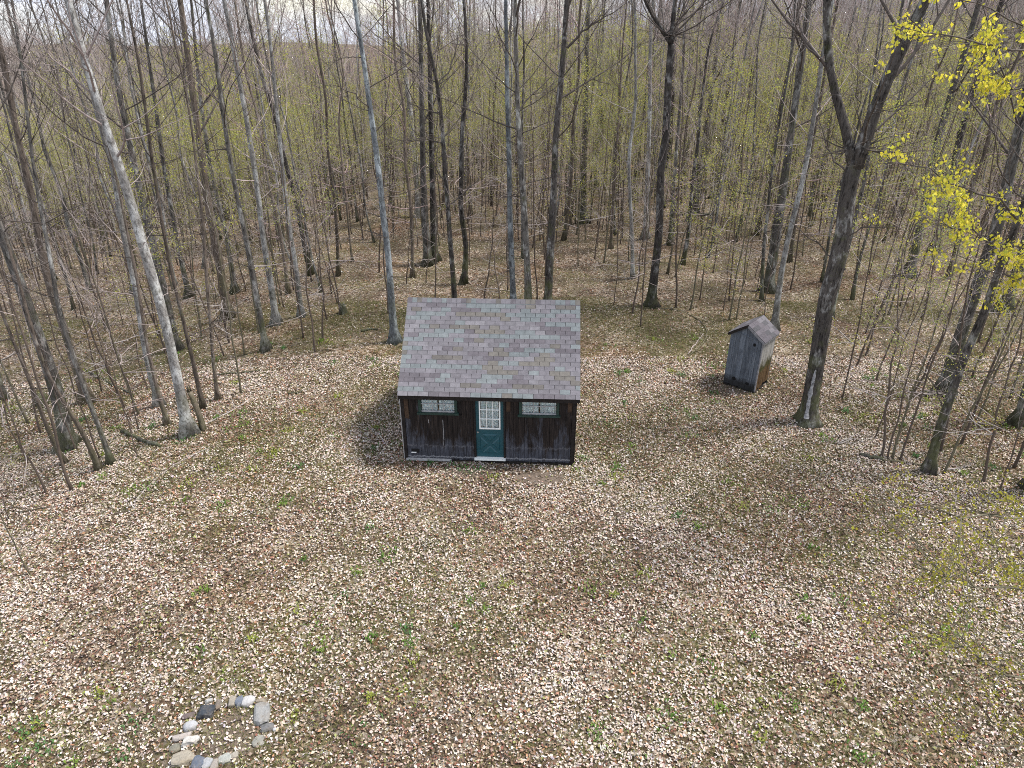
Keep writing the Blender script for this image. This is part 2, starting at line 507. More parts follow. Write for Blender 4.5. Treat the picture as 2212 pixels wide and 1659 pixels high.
# front wall: backing strips around the openings and single boards
fw = MB()
BY = .03                                  # face of the backing, boards stand proud of it
def strip(x0, x1, z0, z1): fw.box(x0, x1, BY, BY + .05, z0, z1)
strip(-HALF + .02, WIN[0][0], .05, 2.28); strip(WIN[0][1], DX0 - .05, .05, 2.28); strip(DX1 + .05, WIN[1][0], .05, 2.28); strip(WIN[1][1], HALF - .02, .05, 2.28)
strip(WIN[0][0], WIN[0][1], .05, WZ0 - .05); strip(WIN[1][0], WIN[1][1], .05, WZ0 - .05)
strip(DX0 - .05, DX1 + .05, .05, DZ0 - .06)
front = fw.build('front_wall', M['dark_wood'], cabin)
def plank(name, x0, x1, z0, z1, y0, y1, parent, mat, jag=0.0):
    mb = MB()
    j = lambda s: random.uniform(-s, s)
    tl, tr_, bl, br = j(jag), j(jag), j(jag), j(jag)
    v = [(x0, y0, z0 + bl), (x1, y0, z0 + br), (x1, y0, z1 + tr_), (x0, y0, z1 + tl)]
    ch = .004
    fr = [(x0 + ch, y0, z0 + bl), (x1 - ch, y0, z0 + br), (x1 - ch, y0, z1 + tr_), (x0 + ch, y0, z1 + tl)]
    mid = [(x0, y0 + ch, z0 + bl), (x1, y0 + ch, z0 + br), (x1, y0 + ch, z1 + tr_), (x0, y0 + ch, z1 + tl)]
    bk = [(p[0], y1, p[2]) for p in mid]
    mb.add(fr + mid + bk, [(0, 1, 2, 3), (0, 3, 7, 4), (1, 5, 6, 2), (4, 7, 11, 8), (5, 9, 10, 6), (3, 2, 6, 7), (7, 6, 10, 11), (0, 4, 5, 1), (4, 8, 9, 5), (8, 11, 10, 9)])
    return mb.build(name, mat, parent, fix=True)
def blocked(x0, x1):
    """height ranges a board from x0 to x1 keeps, around windows and door"""
    z = [(.07, 2.27)]
    if x1 > DX0 - .06 and x0 < DX1 + .06: z = [(.07, DZ0 - .07)]
    for (a, b_) in WIN:
        if x1 > a - .085 and x0 < b_ + .085: z = [(.07, WZ0 - .12)]
    return z
x = -HALF + .075
while x < HALF - .09:
    w = random.choice([.1, .12, .14, .14, .16, .19])
    if x + w > HALF - .08: w = HALF - .078 - x
    # cut at opening sides so that no board straddles a jamb
    for e in (DX0 - .06, DX1 + .06, WIN[0][0] - .085, WIN[0][1] + .085, WIN[1][0] - .085, WIN[1][1] + .085):
        if x + .02 < e < x + w: w = e - x
    g = random.uniform(.002, .006)
    for (z0, z1) in blocked(x + .01, x + w - .01):
        dy = random.uniform(-.010, .006)
        plank('plank', x + g / 2, x + w - g / 2, z0, z1, dy - .002, BY - .002, front, M['boards'], .012)
    x += w
# rear and side cladding (turned away from the clearing), one joined part
sd = MB()
for s in (-1, 1):
    y = .05
    while y < WD - .02:
        w = random.uniform(.11, .17); w = min(w, WD - y)
        top = min(wz(y), wz(2 * RIDGE_Y - y)) if y < RIDGE_Y else EAVE_Z + (2 * RIDGE_Y - (y + w) - EAVE_Y) * math.tan(SL) - .06
        xo = s * (HALF + random.uniform(-.004, .006))
        sd.box(min(xo, s * (HALF - .04)), max(xo, s * (HALF - .04)), y + .003, y + w - .003, .06, top - .03)
        y += w
xx = -HALF + .05
while xx < HALF - .06:
    w = random.uniform(.11, .17); w = min(w, HALF - .05 - xx)
    sd.box(xx + .003, xx + w - .003, WD - .04, WD + random.uniform(0, .01), .06, 2.2)
    xx += w
tag(sd.build('siding', M['boards'], cabin), kind='stuff')
# corner boards: pale edge on the left, brown pieces at the top
for s in (-1, 1):
    cb = MB()
    cb.box(*sorted((s * (HALF - .07), s * (HALF + .022))), -.022, .03, .05, 2.2, 0, .003)
    o = cb.build('corner_board', M['dark_wood'], cabin)
    pe = MB(); pe.box(*sorted((s * (HALF + .024), s * (HALF + .05))), -.01, .1, .07, 2.15, 0, .004)
    pe.build('corner_trim', M['pale_trim'] if s < 0 else M['dark_wood'], cabin)
    bp = MB(); bp.box(*sorted((s * (HALF - .20), s * (HALF - .085))), -.027, -.012, 1.45 if s < 0 else 1.78, 2.2, 0, .008)
    bp.build('patch_board', M['brown_wood'], cabin)
pb = MB(); pb.box(DX1 + .09, DX1 + .2, -.027, -.013, 1.75, 2.16, 0, .008); pb.build('patch_board', M['brown_wood'], cabin)
# bottom skirting: pale weathered board left, dark sill right
sk = MB(); sk.box(-HALF + .02, -HALF + 1.35, -.035, -.008, .02, .10, 0, .006); sk.build('skirt_board', M['pale_trim'], cabin)
sk = MB(); sk.box(-HALF + 1.36, HALF - .02, -.03, -.008, -.03, .065, 0, .006); sk.build('sill_beam', M['dark_wood'], cabin)
sk = MB(); sk.box(-HALF + .05, HALF - .05, .01, WD, -.4, .06); sk.build('foundation', M['dark_wood'], cabin)
# floor vent with a pale slat, low left
vt = MB(); vt.box(-HALF + .19, -HALF + .42, -.02, -.003, .29, .42); o = vt.build('vent', M['interior'], cabin)
vs = MB(); vs.box(-HALF + .185, -HALF + .33, -.032, -.0205, .285, .315); vs.build('slat', M['white_paint'], o)
# thin pale runs of paint on the left boards
for (px, z0, z1, w) in ((-1.70, 1.30, 1.42, .014), (-1.29, .75, 1.42, .011), (-1.31, .55, .74, .009)):
    st = MB(); st.box(px, px + w, -.0165, -.0135, z0, z1, 0, .002); st.build('paint_run', M['pale_trim'], cabin)

# windows
for (a, b_) in WIN:
    fr = MB(); y0, y1 = -.03, .07
    fr.box(a - .08, a, y0, y1, WZ0 - .05, WZ1 + .02); fr.box(b_, b_ + .08, y0, y1, WZ0 - .05, WZ1 + .02)
    fr.box(a - .09, b_ + .09, y0 + .002, y1, WZ1 + .021, WZ1 + .09)
    w = fr.build('window', M['green_paint'], cabin)
    sl = MB(); sl.box(a - .12, b_ + .12, -.06, .06, WZ0 - .11, WZ0 - .051); sl.build('sill', M['green_paint'], w)
    mu = MB()
    mu.box(a + .001, b_ - .001, .004, .034, WZ0 - .05, WZ0 - .01)                        # bottom rail
    mu.box(a + .001, b_ - .001, .006, .03, WZ0 + .205, WZ0 + .225)
    mu.build('sash', M['pale_trim'], w)
    mv = MB()
    for k in (1, 2):
        xk = a + (b_ - a) * k / 3
        for z0, z1 in ((WZ0 - .0095, WZ0 + .2045), (WZ0 + .2255, WZ1)):
            mv = MB(); mv.box(xk - .008, xk + .008, .008, .028, z0, z1); mv.build('muntin', M['pale_trim'], w)
    gm_ = MB(); gm_.box(a + .002, b_ - .002, .036, .040, WZ0 - .05, WZ1 + .02); gm_.build('pane', M['glass'], w)
    # gathered curtain
    k = 120; xs = np.linspace(a + .01, b_ - .01, k)
    wob = .024 * np.sin(xs * 70 + 1.5 * np.sin(xs * 11))
    Vc, Fc = [], []
    for i, xx in enumerate(xs):
        for zz_, s in ((WZ1 + .02, .5), (WZ0 + .2, .9), (WZ0 - .04, 1.25)): Vc.append((xx, .075 + wob[i] * s, zz_))
    for i in range(k - 1):
        if 57 <= i <= 62: continue
        for r_ in range(2): Fc.append((i * 3 + r_ + 1, (i + 1) * 3 + r_ + 1, (i + 1) * 3 + r_, i * 3 + r_))
    cm = MB(); cm.add(Vc, Fc); cm.build('curtain', M['curtain'], w, smooth=True)

# door
jb = MB()
jb.box(DX0 - .055, DX0 - .004, -.012, .10, DZ0, DZ1 + .02); jb.box(DX1 + .004, DX1 + .055, -.012, .10, DZ0, DZ1 + .02)
jb.box(DX0 - .055, DX1 + .055, -.011, .10, DZ1 + .021, DZ1 + .09)
jb.build('door_frame', M['dark_wood'], cabin)
dg = MB()
GX0, GX1, GZ0, GZ1 = -.252, .35, 1.13, 2.10
dy0, dy1 = .03, .07
dg.box(DX0, GX0, dy0, dy1, DZ0 + .01, DZ1); dg.box(GX1, DX1, dy0, dy1, DZ0 + .01, DZ1)
dg.box(GX0, GX1, dy0, dy1, DZ0 + .01, GZ0); dg.box(GX0, GX1, dy0, dy1, GZ1, DZ1)
door = dg.build('door', M['door_paint'], cabin)
wf = MB(); t = .035
wf.box(GX0, GX0 + t, .012, .06, GZ0, GZ1); wf.box(GX1 - t, GX1, .012, .06, GZ0, GZ1)
wf.box(GX0 + t, GX1 - t, .012, .06, GZ0, GZ0 + t); wf.box(GX0 + t, GX1 - t, .012, .06, GZ1 - t, GZ1)
wf.build('glazing_frame', M['white_paint'], door)
ix0, ix1, iz0, iz1 = GX0 + t, GX1 - t, GZ0 + t, GZ1 - t
mu = MB()
for k in (1, 2):
    xk = ix0 + (ix1 - ix0) * k / 3; mu = MB(); mu.box(xk - .010, xk + .010, .016, .05, iz0, iz1); mu.build('muntin', M['white_paint'], door)
for k in (1, 2):
    zk = iz0 + (iz1 - iz0) * k / 3
    for i in range(3):
        xa, xb = ix0 + (ix1 - ix0) * i / 3, ix0 + (ix1 - ix0) * (i + 1) / 3
        mu = MB(); mu.box(xa + (.0102 if i else 0), xb - (.0102 if i < 2 else 0), .017, .05, zk - .010, zk + .010); mu.build('muntin', M['white_paint'], door)
for i in range(3):
    for j in range(3):
        xa, xb = ix0 + (ix1 - ix0) * i / 3 + .011, ix0 + (ix1 - ix0) * (i + 1) / 3 - .011
        za, zb = iz0 + (iz1 - iz0) * j / 3 + .011, iz0 + (iz1 - iz0) * (j + 1) / 3 - .011
        pn = MB(); pn.box(xa, xb, .036, .040, za, zb); pn.build('pane', M['glass'], door)
k = 90; xs = np.linspace(ix0 + .01, ix1 - .01, k); Vc, Fc = [], []
for i, xx in enumerate(xs):
    for zz_ in (iz1, iz0): Vc.append((xx, .098 + .02 * math.sin(xx * 70 + 1.6 * math.sin(xx * 17)), zz_))
for i in range(k - 1): Fc.append((i * 2 + 1, i * 2 + 3, i * 2 + 2, i * 2))
cm = MB(); cm.add(Vc, Fc); cm.build('curtain', M['curtain'], door, smooth=True)
# crossbuck: a moulded rectangle with four raised triangles between the arms of an X
px0, px1, pz0, pz1 = -.235, .325, .33, .95
xm, zm = (px0 + px1) / 2, (pz0 + pz1) / 2
g = .055
def tri_panel(pts):
    c0 = (sum(p[0] for p in pts) / 3, sum(p[1] for p in pts) / 3)
    mb = MB()
    inn = [(c0[0] + (p[0] - c0[0]) * .72, c0[1] + (p[1] - c0[1]) * .72) for p in pts]
    v = [(p[0], dy0 - .001, p[1]) for p in pts] + [(p[0], dy0 - .022, p[1]) for p in inn]
    mb.add(v, [(3, 4, 5), (0, 1, 4, 3), (1, 2, 5, 4), (2, 0, 3, 5)])
    mb.build('raised_panel', M['door_paint'], door, fix=True)
gx_ = g * 1.0; gz_ = g * 1.15
tri_panel([(px0 + gx_, pz1), (px1 - gx_, pz1), (xm, zm + gz_)])
tri_panel([(px0 + gx_, pz0), (px1 - gx_, pz0), (xm, zm - gz_)])
tri_panel([(px0, pz0 + gz_), (px0, pz1 - gz_), (xm - gx_, zm)])
tri_panel([(px1, pz0 + gz_), (px1, pz1 - gz_), (xm + gx_, zm)])
kb = MB()
kb.tube([(DX0 + .055, .03, 1.04), (DX0 + .055, .005, 1.04), (DX0 + .055, -.02, 1.04), (DX0 + .055, -.035, 1.04)], [.012, .012, .028, .018], 10)
kb.build('knob', M['metal'], door, smooth=True)
th = MB(); th.box(DX0 - .06, DX1 + .06, -.08, .09, DZ0 - .055, DZ0 + .004); th.build('threshold', M['white_paint'], cabin)

# roof
def roof_pt(x, s, h):           # s metres up the slope from the eave, h above the deck
    return (x, EAVE_Y + s * math.cos(SL) - h * math.sin(SL), EAVE_Z + s * math.sin(SL) + h * math.cos(SL))
RX0, RX1 = -2.50, 2.56
rb = MB()
prof = [(EAVE_Y, EAVE_Z), (RIDGE_Y, RIDGE_Z), (2 * RIDGE_Y - EAVE_Y, EAVE_Z), (2 * RIDGE_Y - EAVE_Y, EAVE_Z - .03), (RIDGE_Y, RIDGE_Z - .04), (EAVE_Y, EAVE_Z - .03)]
rb.prism(prof, RX0, RX1, 'x')
roof = rb.build('roof', M['dark_wood'], cabin, fix=True)
fa = MB(); fa.box(RX0 + .01, RX1 - .01, EAVE_Y + .012, EAVE_Y + .035, EAVE_Z - .13, EAVE_Z - .031); fa.build('fascia', M['dark_wood'], cabin)
for xr in (RX0 + .004, RX1 - .03):
    rk = MB()
    rk.prism([(EAVE_Y + .03, EAVE_Z - .12), (EAVE_Y + .03, EAVE_Z - .032), (RIDGE_Y, RIDGE_Z - .045), (RIDGE_Y, RIDGE_Z - .14)], xr, xr + .026, 'x')
    rk.prism([(2 * RIDGE_Y - EAVE_Y - .03, EAVE_Z - .12), (2 * RIDGE_Y - EAVE_Y - .03, EAVE_Z - .032), (RIDGE_Y, RIDGE_Z - .0455), (RIDGE_Y, RIDGE_Z - .1405)], xr + .0005, xr + .0255, 'x')
    rk.build('rake_board', M['dark_wood'], cabin, fix=True)
SHC = [(.152, .142, .152), (.140, .131, .139), (.144, .158, .160), (.158, .171, .172), (.114, .103, .111), (.136, .125, .111), (.163, .154, .162), (.118, .108, .098)]
SHM = []
for i, c_ in enumerate(SHC):
    m, n, l, b = new_mat('shingle_grit_%s' % 'abcdefgh'[i], .95, .1)
    tc = n.new('ShaderNodeTexCoord'); oi = n.new('ShaderNodeObjectInfo')
    of = n.new('ShaderNodeVectorMath'); of.operation = 'ADD'; l.new(tc.outputs['Object'], of.inputs[0]); l.new(oi.outputs['Location'], of.inputs[1])
    f = noise(n, l, of.outputs[0], 130, 4, .8)
    st_ = noise(n, l, of.outputs[0], 7, 4, .6)
    cc = ramp(n, l, f, [(.3, [v * .6 for v in c_]), (.7, [v * 1.4 for v in c_])])
    cc = mix(n, l, 1.0, cc, ramp(n, l, st_, [(.3, .82), (.7, 1.12)]), 'MULTIPLY')
    hs = n.new('ShaderNodeHueSaturation'); mr = n.new('ShaderNodeMapRange'); l.new(oi.outputs['Random'], mr.inputs[0])
    mr.inputs[3].default_value = .9; mr.inputs[4].default_value = 1.1
    l.new(mr.outputs[0], hs.inputs['Value']); l.new(cc, hs.inputs['Color']); l.new(hs.outputs[0], b.inputs['Base Color'])
    bump(n, l, b, f, .5, .004)
    SHM.append(m)
ROWS = 22
EXP = (SLEN + .0) / ROWS
TAB = .2905
def shingle_geo(w, exp, th=.007):
    """flat tab, lower edge at s=0, thick at the lower edge, its top slipped under the next course"""
    L = exp * 1.25
    return [(0, 0, .001), (w, 0, .001), (w, L, .0), (0, L, .0), (0, 0, th), (w, 0, th), (w, L, .002), (0, L, .002)]
SF = [(3, 2, 1, 0), (4, 5, 6, 7), (0, 1, 5, 4), (1, 2, 6, 5), (2, 3, 7, 6), (3, 0, 4, 7)]
sh_mesh = {}
def get_sh(w, ci):
    key = (round(w, 3), ci)
    if key not in sh_mesh:
        mb = MB(); mb.add(shingle_geo(w - .011, EXP), SF); sh_mesh[key] = mb.mesh('shingle', SHM[ci])
    return sh_mesh[key]
rot_sl = Matrix.Rotation(SL, 4, 'X')
rest = MB(); nsh = 0
pal_w = [24, 20, 17, 13, 12, 8, 8, 6]
prev = [0] * 40
for r_ in range(ROWS):
    x = RX0 - (TAB / 2 if r_ % 2 else 0) - random.uniform(0, .01)
    run, ci, k = 0, 0, 0
    while x < RX1 - .01:
        if run <= 0:
            ci = random.choices(range(8), pal_w)[0] if random.random() < .86 else prev[k]
            run = random.choice([1, 1, 1, 2, 2, 3])
        run -= 1
        prev[k] = ci
        x0, x1 = max(x, RX0 - .012), min(x + TAB, RX1 + .012)
        if x1 - x0 > .03:
            s0 = r_ * EXP - .012 + random.uniform(-.003, .003); h0 = .0075 + random.uniform(0, .0025)
            if r_ < ROWS - 5:
                o = link('shingle', get_sh(x1 - x0, ci), roof)
                o.matrix_local = Matrix.Translation(roof_pt(x0 + .003, s0, h0)) @ rot_sl @ Matrix.Rotation(random.uniform(-.004, .004), 4, 'Z')
                nsh += 1
            else:
                mat_ = Matrix.Translation(roof_pt(x0 + .003, s0, h0)) @ rot_sl
                rest.add([tuple(mat_ @ Vector(v)) for v in shingle_geo(x1 - x0 - .011, EXP)], SF, ci)
        x += TAB; k += 1
# far slope and the ridge caps
for r_ in range(ROWS):
    x = RX0 - (TAB / 2 if r_ % 2 else 0)
    while x < RX1 - .01:
        x0, x1 = max(x, RX0 - .012), min(x + TAB, RX1 + .012)
        if x1 - x0 > .03:
            mat_ = Matrix.Translation(roof_pt(x0 + .003, r_ * EXP - .012, .008)) @ rot_sl
            pts = [mat_ @ Vector(v) for v in shingle_geo(x1 - x0 - .011, EXP)]
            rest.add([(p.x, 2 * RIDGE_Y - p.y, p.z) for p in pts], [q[::-1] for q in SF], random.choices(range(8), pal_w)[0])
        x += TAB
x = RX0 - .01
while x < RX1:
    x1 = min(x + .145, RX1 + .012); d = .15
    a = (RIDGE_Y - d * math.cos(SL), RIDGE_Z + .026 - d * math.sin(SL)); c0 = (RIDGE_Y, RIDGE_Z + .032)
    bb = (2 * RIDGE_Y - a[0], a[1])
    rest.prism([a, c0, bb, (bb[0], bb[1] - .007), (c0[0], c0[1] - .008), (a[0], a[1] - .007)], x, x1 - .004, 'x', random.choices(range(8), pal_w)[0])
    x += .145
o = rest.build('upper_shingles', SHM, roof); tag(o, kind='stuff')

# ------------------------------------------------------------------ OUTHOUSE
m, n, l, b, P, oi, grain, fine, sep = wood_mat('outhouse_shaded_boards', 'x')
c = ramp(n, l, grain, [(.3, (.045, .05, .06)), (.5, (.115, .13, .15)), (.72, (.21, .225, .245))])  # weathered grey, darker because the shade of these faces is painted in
c = mix(n, l, ramp(n, l, noise(n, l, P, 4, 5, .7, (1, 1, .4)), [(.5, 0), (.68, .8)]), c, (.045, .05, .06))
hs = n.new('ShaderNodeHueSaturation'); mr = n.new('ShaderNodeMapRange'); l.new(oi.outputs['Random'], mr.inputs[0])
mr.inputs[3].default_value = .8; mr.inputs[4].default_value = 1.2
l.new(mr.outputs[0], hs.inputs['Value']); l.new(c, hs.inputs['Color']); c = hs.outputs[0]
# rotted dark foot of the boards, ragged
zz = math_n(n, l, 'ADD', sep.outputs[2], math_n(n, l, 'MULTIPLY', noise(n, l, P, 3, 5, .75), -.5))
c = mix(n, l, ramp(n, l, zz, [(.0, .9), (.22, 0)]), c, (.022, .02, .018))
l.new(c, b.inputs['Base Color']); bump(n, l, b, grain, .5, .01)
M['oh_shaded'] = m
m, n, l, b, P, oi, grain, fine, sep = wood_mat('outhouse_lit_side_boards', 'x')
c = ramp(n, l, grain, [(.3, (.17, .155, .13)), (.55, (.33, .315, .285)), (.72, (.45, .44, .41))])  # sunlit right face: its brightness is painted in as paler boards
zz = math_n(n, l, 'ADD', sep.outputs[2], math_n(n, l, 'MULTIPLY', noise(n, l, P, 3.5, 6, .75, (1, 1, .5)), -.9))
c = mix(n, l, ramp(n, l, zz, [(.52, 1), (.8, 0)]), c, (.06, .055, .02))
brn = ramp(n, l, grain, [(.3, (.025, .013, .006)), (.5, (.095, .055, .024)), (.7, (.19, .125, .055))])
c = mix(n, l, ramp(n, l, zz, [(.28, 1), (.42, 0)]), c, brn)
l.new(c, b.inputs['Base Color']); bump(n, l, b, grain, .6, .012)
M['oh_lit_side'] = m
M['oh_trim'] = plain_mat('outhouse_trim', (.20, .195, .20), .85, .35, 12)
M['roof_dark'] = plain_mat('asphalt_dark', (.075, .072, .076), .95, .3, 60)
fc = Vector((8.38, 21.08)); OW, OD, OZ, OA = 1.16, 1.05, 2.03, 2.44
oh = empty('outhouse', (0, 0, 0), R(-42))
dx, dyv = Vector((math.cos(R(-42)), math.sin(R(-42)))), Vector((-math.sin(R(-42)), math.cos(R(-42))))
org = fc - dx * OW / 2
oh.location = (org.x, org.y, gz(org.x, org.y) - .02)
tag(oh, 'weathered grey plank outhouse with small gable roof beside the forked tree', 'outhouse')
ic = MB()
hw = OW / 2
ic.prism([(-hw + .05, .05), (hw - .05, .05), (hw - .05, OZ - .02), (0, OA - .06), (-hw + .05, OZ - .02)], .045, OD - .045, 'y')
ic.build('inner_wall', M['interior'], oh, fix=True)
def gable(x): return OZ + (OA - OZ) * (1 - abs(x) / hw) - .03
def vplank(x0, x1, z0, zt, face, parent, mat, jag):
    """upright board on the front (face y) cut to the gable"""
    mb = MB(); d = random.uniform(-.006, .006)
    z0a, z0b = z0 + random.uniform(-jag, jag), z0 + random.uniform(-jag, jag)
    t0, t1 = zt(x0), zt(x1)
    if face == 'front': f = lambda x, o, z: (x, o + d, z); o0, o1 = 0, .035
    elif face == 'back': f = lambda x, o, z: (x, OD - o - d, z); o0, o1 = 0, .035
    elif face == 'right': f = lambda x, o, z: (hw - o - d, x, z); o0, o1 = 0, .035
    else: f = lambda x, o, z: (-hw + o + d, x, z); o0, o1 = 0, .035
    xs = [x0, x1]
    if face in ('front', 'back') and x0 < 0 < x1: xs = [x0, 0, x1]
    ring = [f(x0, o0, z0a), f(x1, o0, z0b)] + [f(q, o0, zt(q)) for q in reversed(xs)]
    ring2 = [f(x0, o1, z0a), f(x1, o1, z0b)] + [f(q, o1, zt(q)) for q in reversed(xs)]
    k = len(ring)
    mb.add(ring + ring2, [tuple(range(k)), tuple(range(2 * k - 1, k - 1, -1))] + [(i, i + k, (i + 1) % k + k, (i + 1) % k) for i in range(k)])
    return mb.build('plank', mat, parent, fix=True)
for face, a, b_, mat_, jag in (('front', -hw, hw, M['oh_shaded'], .05), ('right', 0.036, OD - .036, M['oh_lit_side'], .09), ('left', .036, OD - .036, M['oh_shaded'], .04), ('back', -hw, hw, M['oh_shaded'], .03)):
    wl_ = MB()
    zt_ = OZ - .1
    if face == 'front': wl_.box(-hw + .04, hw - .04, .036, .044, 1.2, 1.3)
    elif face == 'back': wl_.box(-hw + .04, hw - .04, OD - .044, OD - .036, 1.2, 1.3)
    elif face == 'right': wl_.box(hw - .044, hw - .036, .05, OD - .05, 1.2, 1.3)
    else: wl_.box(-hw + .036, -hw + .044, .05, OD - .05, 1.2, 1.3)
    wall = wl_.build('wall', M['dark_wood'], oh)
    xx = a
    while xx < b_ - .01:
        w = random.choice([.15, .18, .2, .24]); w = b_ - xx if xx + w > b_ - .07 else w
        zt = gable if face in ('front', 'back') else (lambda q: OZ - .02)
        vplank(xx + .003, xx + w - .003, .13 if face == 'right' else .06, zt, face, wall, mat_, jag)
        xx += w
# door outline head batten, peep hole, latch hole
ba = MB(); ba.beam((-hw + .12, -.012, OZ + .03), (hw - .2, -.012, OZ - .05), .022, .03, (0, 0, 1)); ba.build('batten', M['oh_shaded'], oh)
hl = MB(); hl.prism([(.30 + .05 * math.cos(a), 1.78 + .06 * math.sin(a)) for a in np.linspace(0, 2 * math.pi, 11)[:-1]], -.012, -.005); hl.build('peep_hole', M['interior'], oh, fix=True)
for (hx, hz, hr) in ((-.22, .33, .07), (.28, .30, .055)):
    hl = MB(); hl.prism([(hx + hr * 1.3 * random.uniform(.7, 1.2) * math.cos(a), hz + hr * random.uniform(.7, 1.2) * math.sin(a)) for a in np.linspace(0, 2 * math.pi, 11)[:-1]], -.012, -.005); hl.build('rot_hole', M['interior'], oh, fix=True)
rf = MB(); ov = .06; t = .025; ex = .08
pit = (OA - OZ) / hw
def oz(x): return OA - pit * abs(x)
rf.prism([(-hw - ex, oz(hw + ex)), (0, OA), (hw + ex, oz(hw + ex)), (hw + ex, oz(hw + ex) - t), (0, OA - t), (-hw - ex, oz(hw + ex) - t)], -ov, OD + ov, 'y')
oroof = rf.build('roof', M['dark_wood'], oh, fix=True)
osl = math.atan(pit); olen = (hw + ex) / math.cos(osl); oex = olen / 5
OSM = [SHM[4], SHM[1], M['roof_dark']]
for s in (-1, 1):
    for r_ in range(5):
        y = -ov - (.15 if r_ % 2 else 0) - .01
        while y < OD + ov - .02:
            y0, y1 = max(y, -ov - .012), min(y + .3, OD + ov + .012)
            if y1 - y0 > .04:
                mb = MB()
                g_ = [(-p[1] if 0 else p[0], p[1], p[2]) for p in shingle_geo(y1 - y0 - .006, oex)]
                q = []
                for (a, u_, h) in g_:
                    dist = olen - (r_ * oex - .01) - u_        # distance down from the ridge
                    dist = max(dist, .002)
                    q.append((s * (dist * math.cos(osl) + (h + .004) * math.sin(osl)), y0 + .003 + a, OA - dist * math.sin(osl) + (h + .004) * math.cos(osl)))
                mb.add(q, SF); mb.build('shingle', random.choice(OSM), oroof, fix=True)
            y += .3
for s in (-1, 1):
    tb = MB(); tb.beam((s * .003, -ov - .012, OA - .055), (s * (hw + ex - .01), -ov - .012, oz(hw + ex) - .05), .02, .07, (0, 0, 1)); tb.build('rake_board', M['oh_trim'] if s > 0 else M['dark_wood'], oh)
    eb = MB(); eb.box(*sorted((s * (hw + ex - .03), s * (hw + ex - .008))), -ov + .01, OD + ov - .01, oz(hw + ex) - .075, oz(hw + ex) - .028); eb.build('eave_board', M['pale_trim'] if s > 0 else M['dark_wood'], oh)
ct = MB(); ct.box(hw - .02, hw + .012, -.014, .05, .1, OZ - .05, 0, .003); ct.build('corner_trim', M['oh_trim'], oh)
ba = MB(); ba.box(-hw - .03, hw + .03, -.03, OD, -.25, .06); ba.build('base_frame', M['dark_wood'], oh)

# ------------------------------------------------------------------ STONES of the fire ring
def S(zx, zy): return VP((450 + zx / 4.424) * .72, (2020 + zy / 4.424) * .72)
def stone_mat(name, c, sp):
    m, n, l, b = new_mat(name, .85, .25)
    tc = n.new('ShaderNodeTexCoord'); P = tc.outputs['Object']
    f = noise(n, l, P, 9, 7, .75); f2 = noise(n, l, P, 3, 5, .7)
    cc = ramp(n, l, f, [(.32, [v * .55 for v in c]), (.52, c), (.72, [min(.9, v * 1.3) for v in c])])
    cc = mix(n, l, ramp(n, l, f2, [(.55, 0), (.65, .8)]), cc, sp)
    cc = mix(n, l, ramp(n, l, noise(n, l, P, 5, 6, .75), [(.45, 0), (.7, .75)]), cc, (.13, .10, .07))
    l.new(cc, b.inputs['Base Color']); bump(n, l, b, f, .8, .03)
    return m
def make_stone(zx, zy, w, d, h, c, sp, label, rz=0, round_=.5, sink=.25, seed=0):
    rs = np.random.default_rng(seed); rd_smooth = round_ > .6
    bm = bmesh.new(); bmesh.ops.create_icosphere(bm, subdivisions=3, radius=1)
    for v in bm.verts:
        p = v.co.copy()
        k = 1 / max(abs(p.x), abs(p.y), abs(p.z))
        q = p * (round_ + (1 - round_) * k * .82)
        o = Vector((seed * 3.1, seed * 1.7, 0))
        q *= 1 + .26 * mnoise.noise(p * 1.2 + o) + .11 * mnoise.noise(p * 3.2 + o) + .035 * mnoise.noise(p * 9 + o)
        v.co = Vector((q.x * w / 2, q.y * d / 2, q.z * h / 2))
    for _ in range(6):                      # broken facets
        nrm = Vector(rs.normal(size=3)); nrm.z = abs(nrm.z); nrm.normalize()
        lim = .36 * (abs(nrm.x) * w + abs(nrm.y) * d + abs(nrm.z) * h) * rs.uniform(.72, .98)
        for v in bm.verts:
            e = v.co.dot(nrm) - lim
            if e > 0: v.co -= nrm * e * .9
    me = bpy.data.meshes.new('stone'); bm.to_mesh(me); bm.free()
    me.materials.append(stone_mat('stone_rock', c, sp))
    me.polygons.foreach_set('use_smooth', [rd_smooth] * len(me.polygons))
    p = S(zx, zy)
    o = link('fire_ring_stone', me); o.location = (p.x, p.y, gz(p.x, p.y) + h / 2 - sink * h)
    o.rotation_euler = (rs.uniform(-.12, .12), rs.uniform(-.12, .12), rz)
    tag(o, label, 'stone', 'stones of the fire ring')
U = 640.0
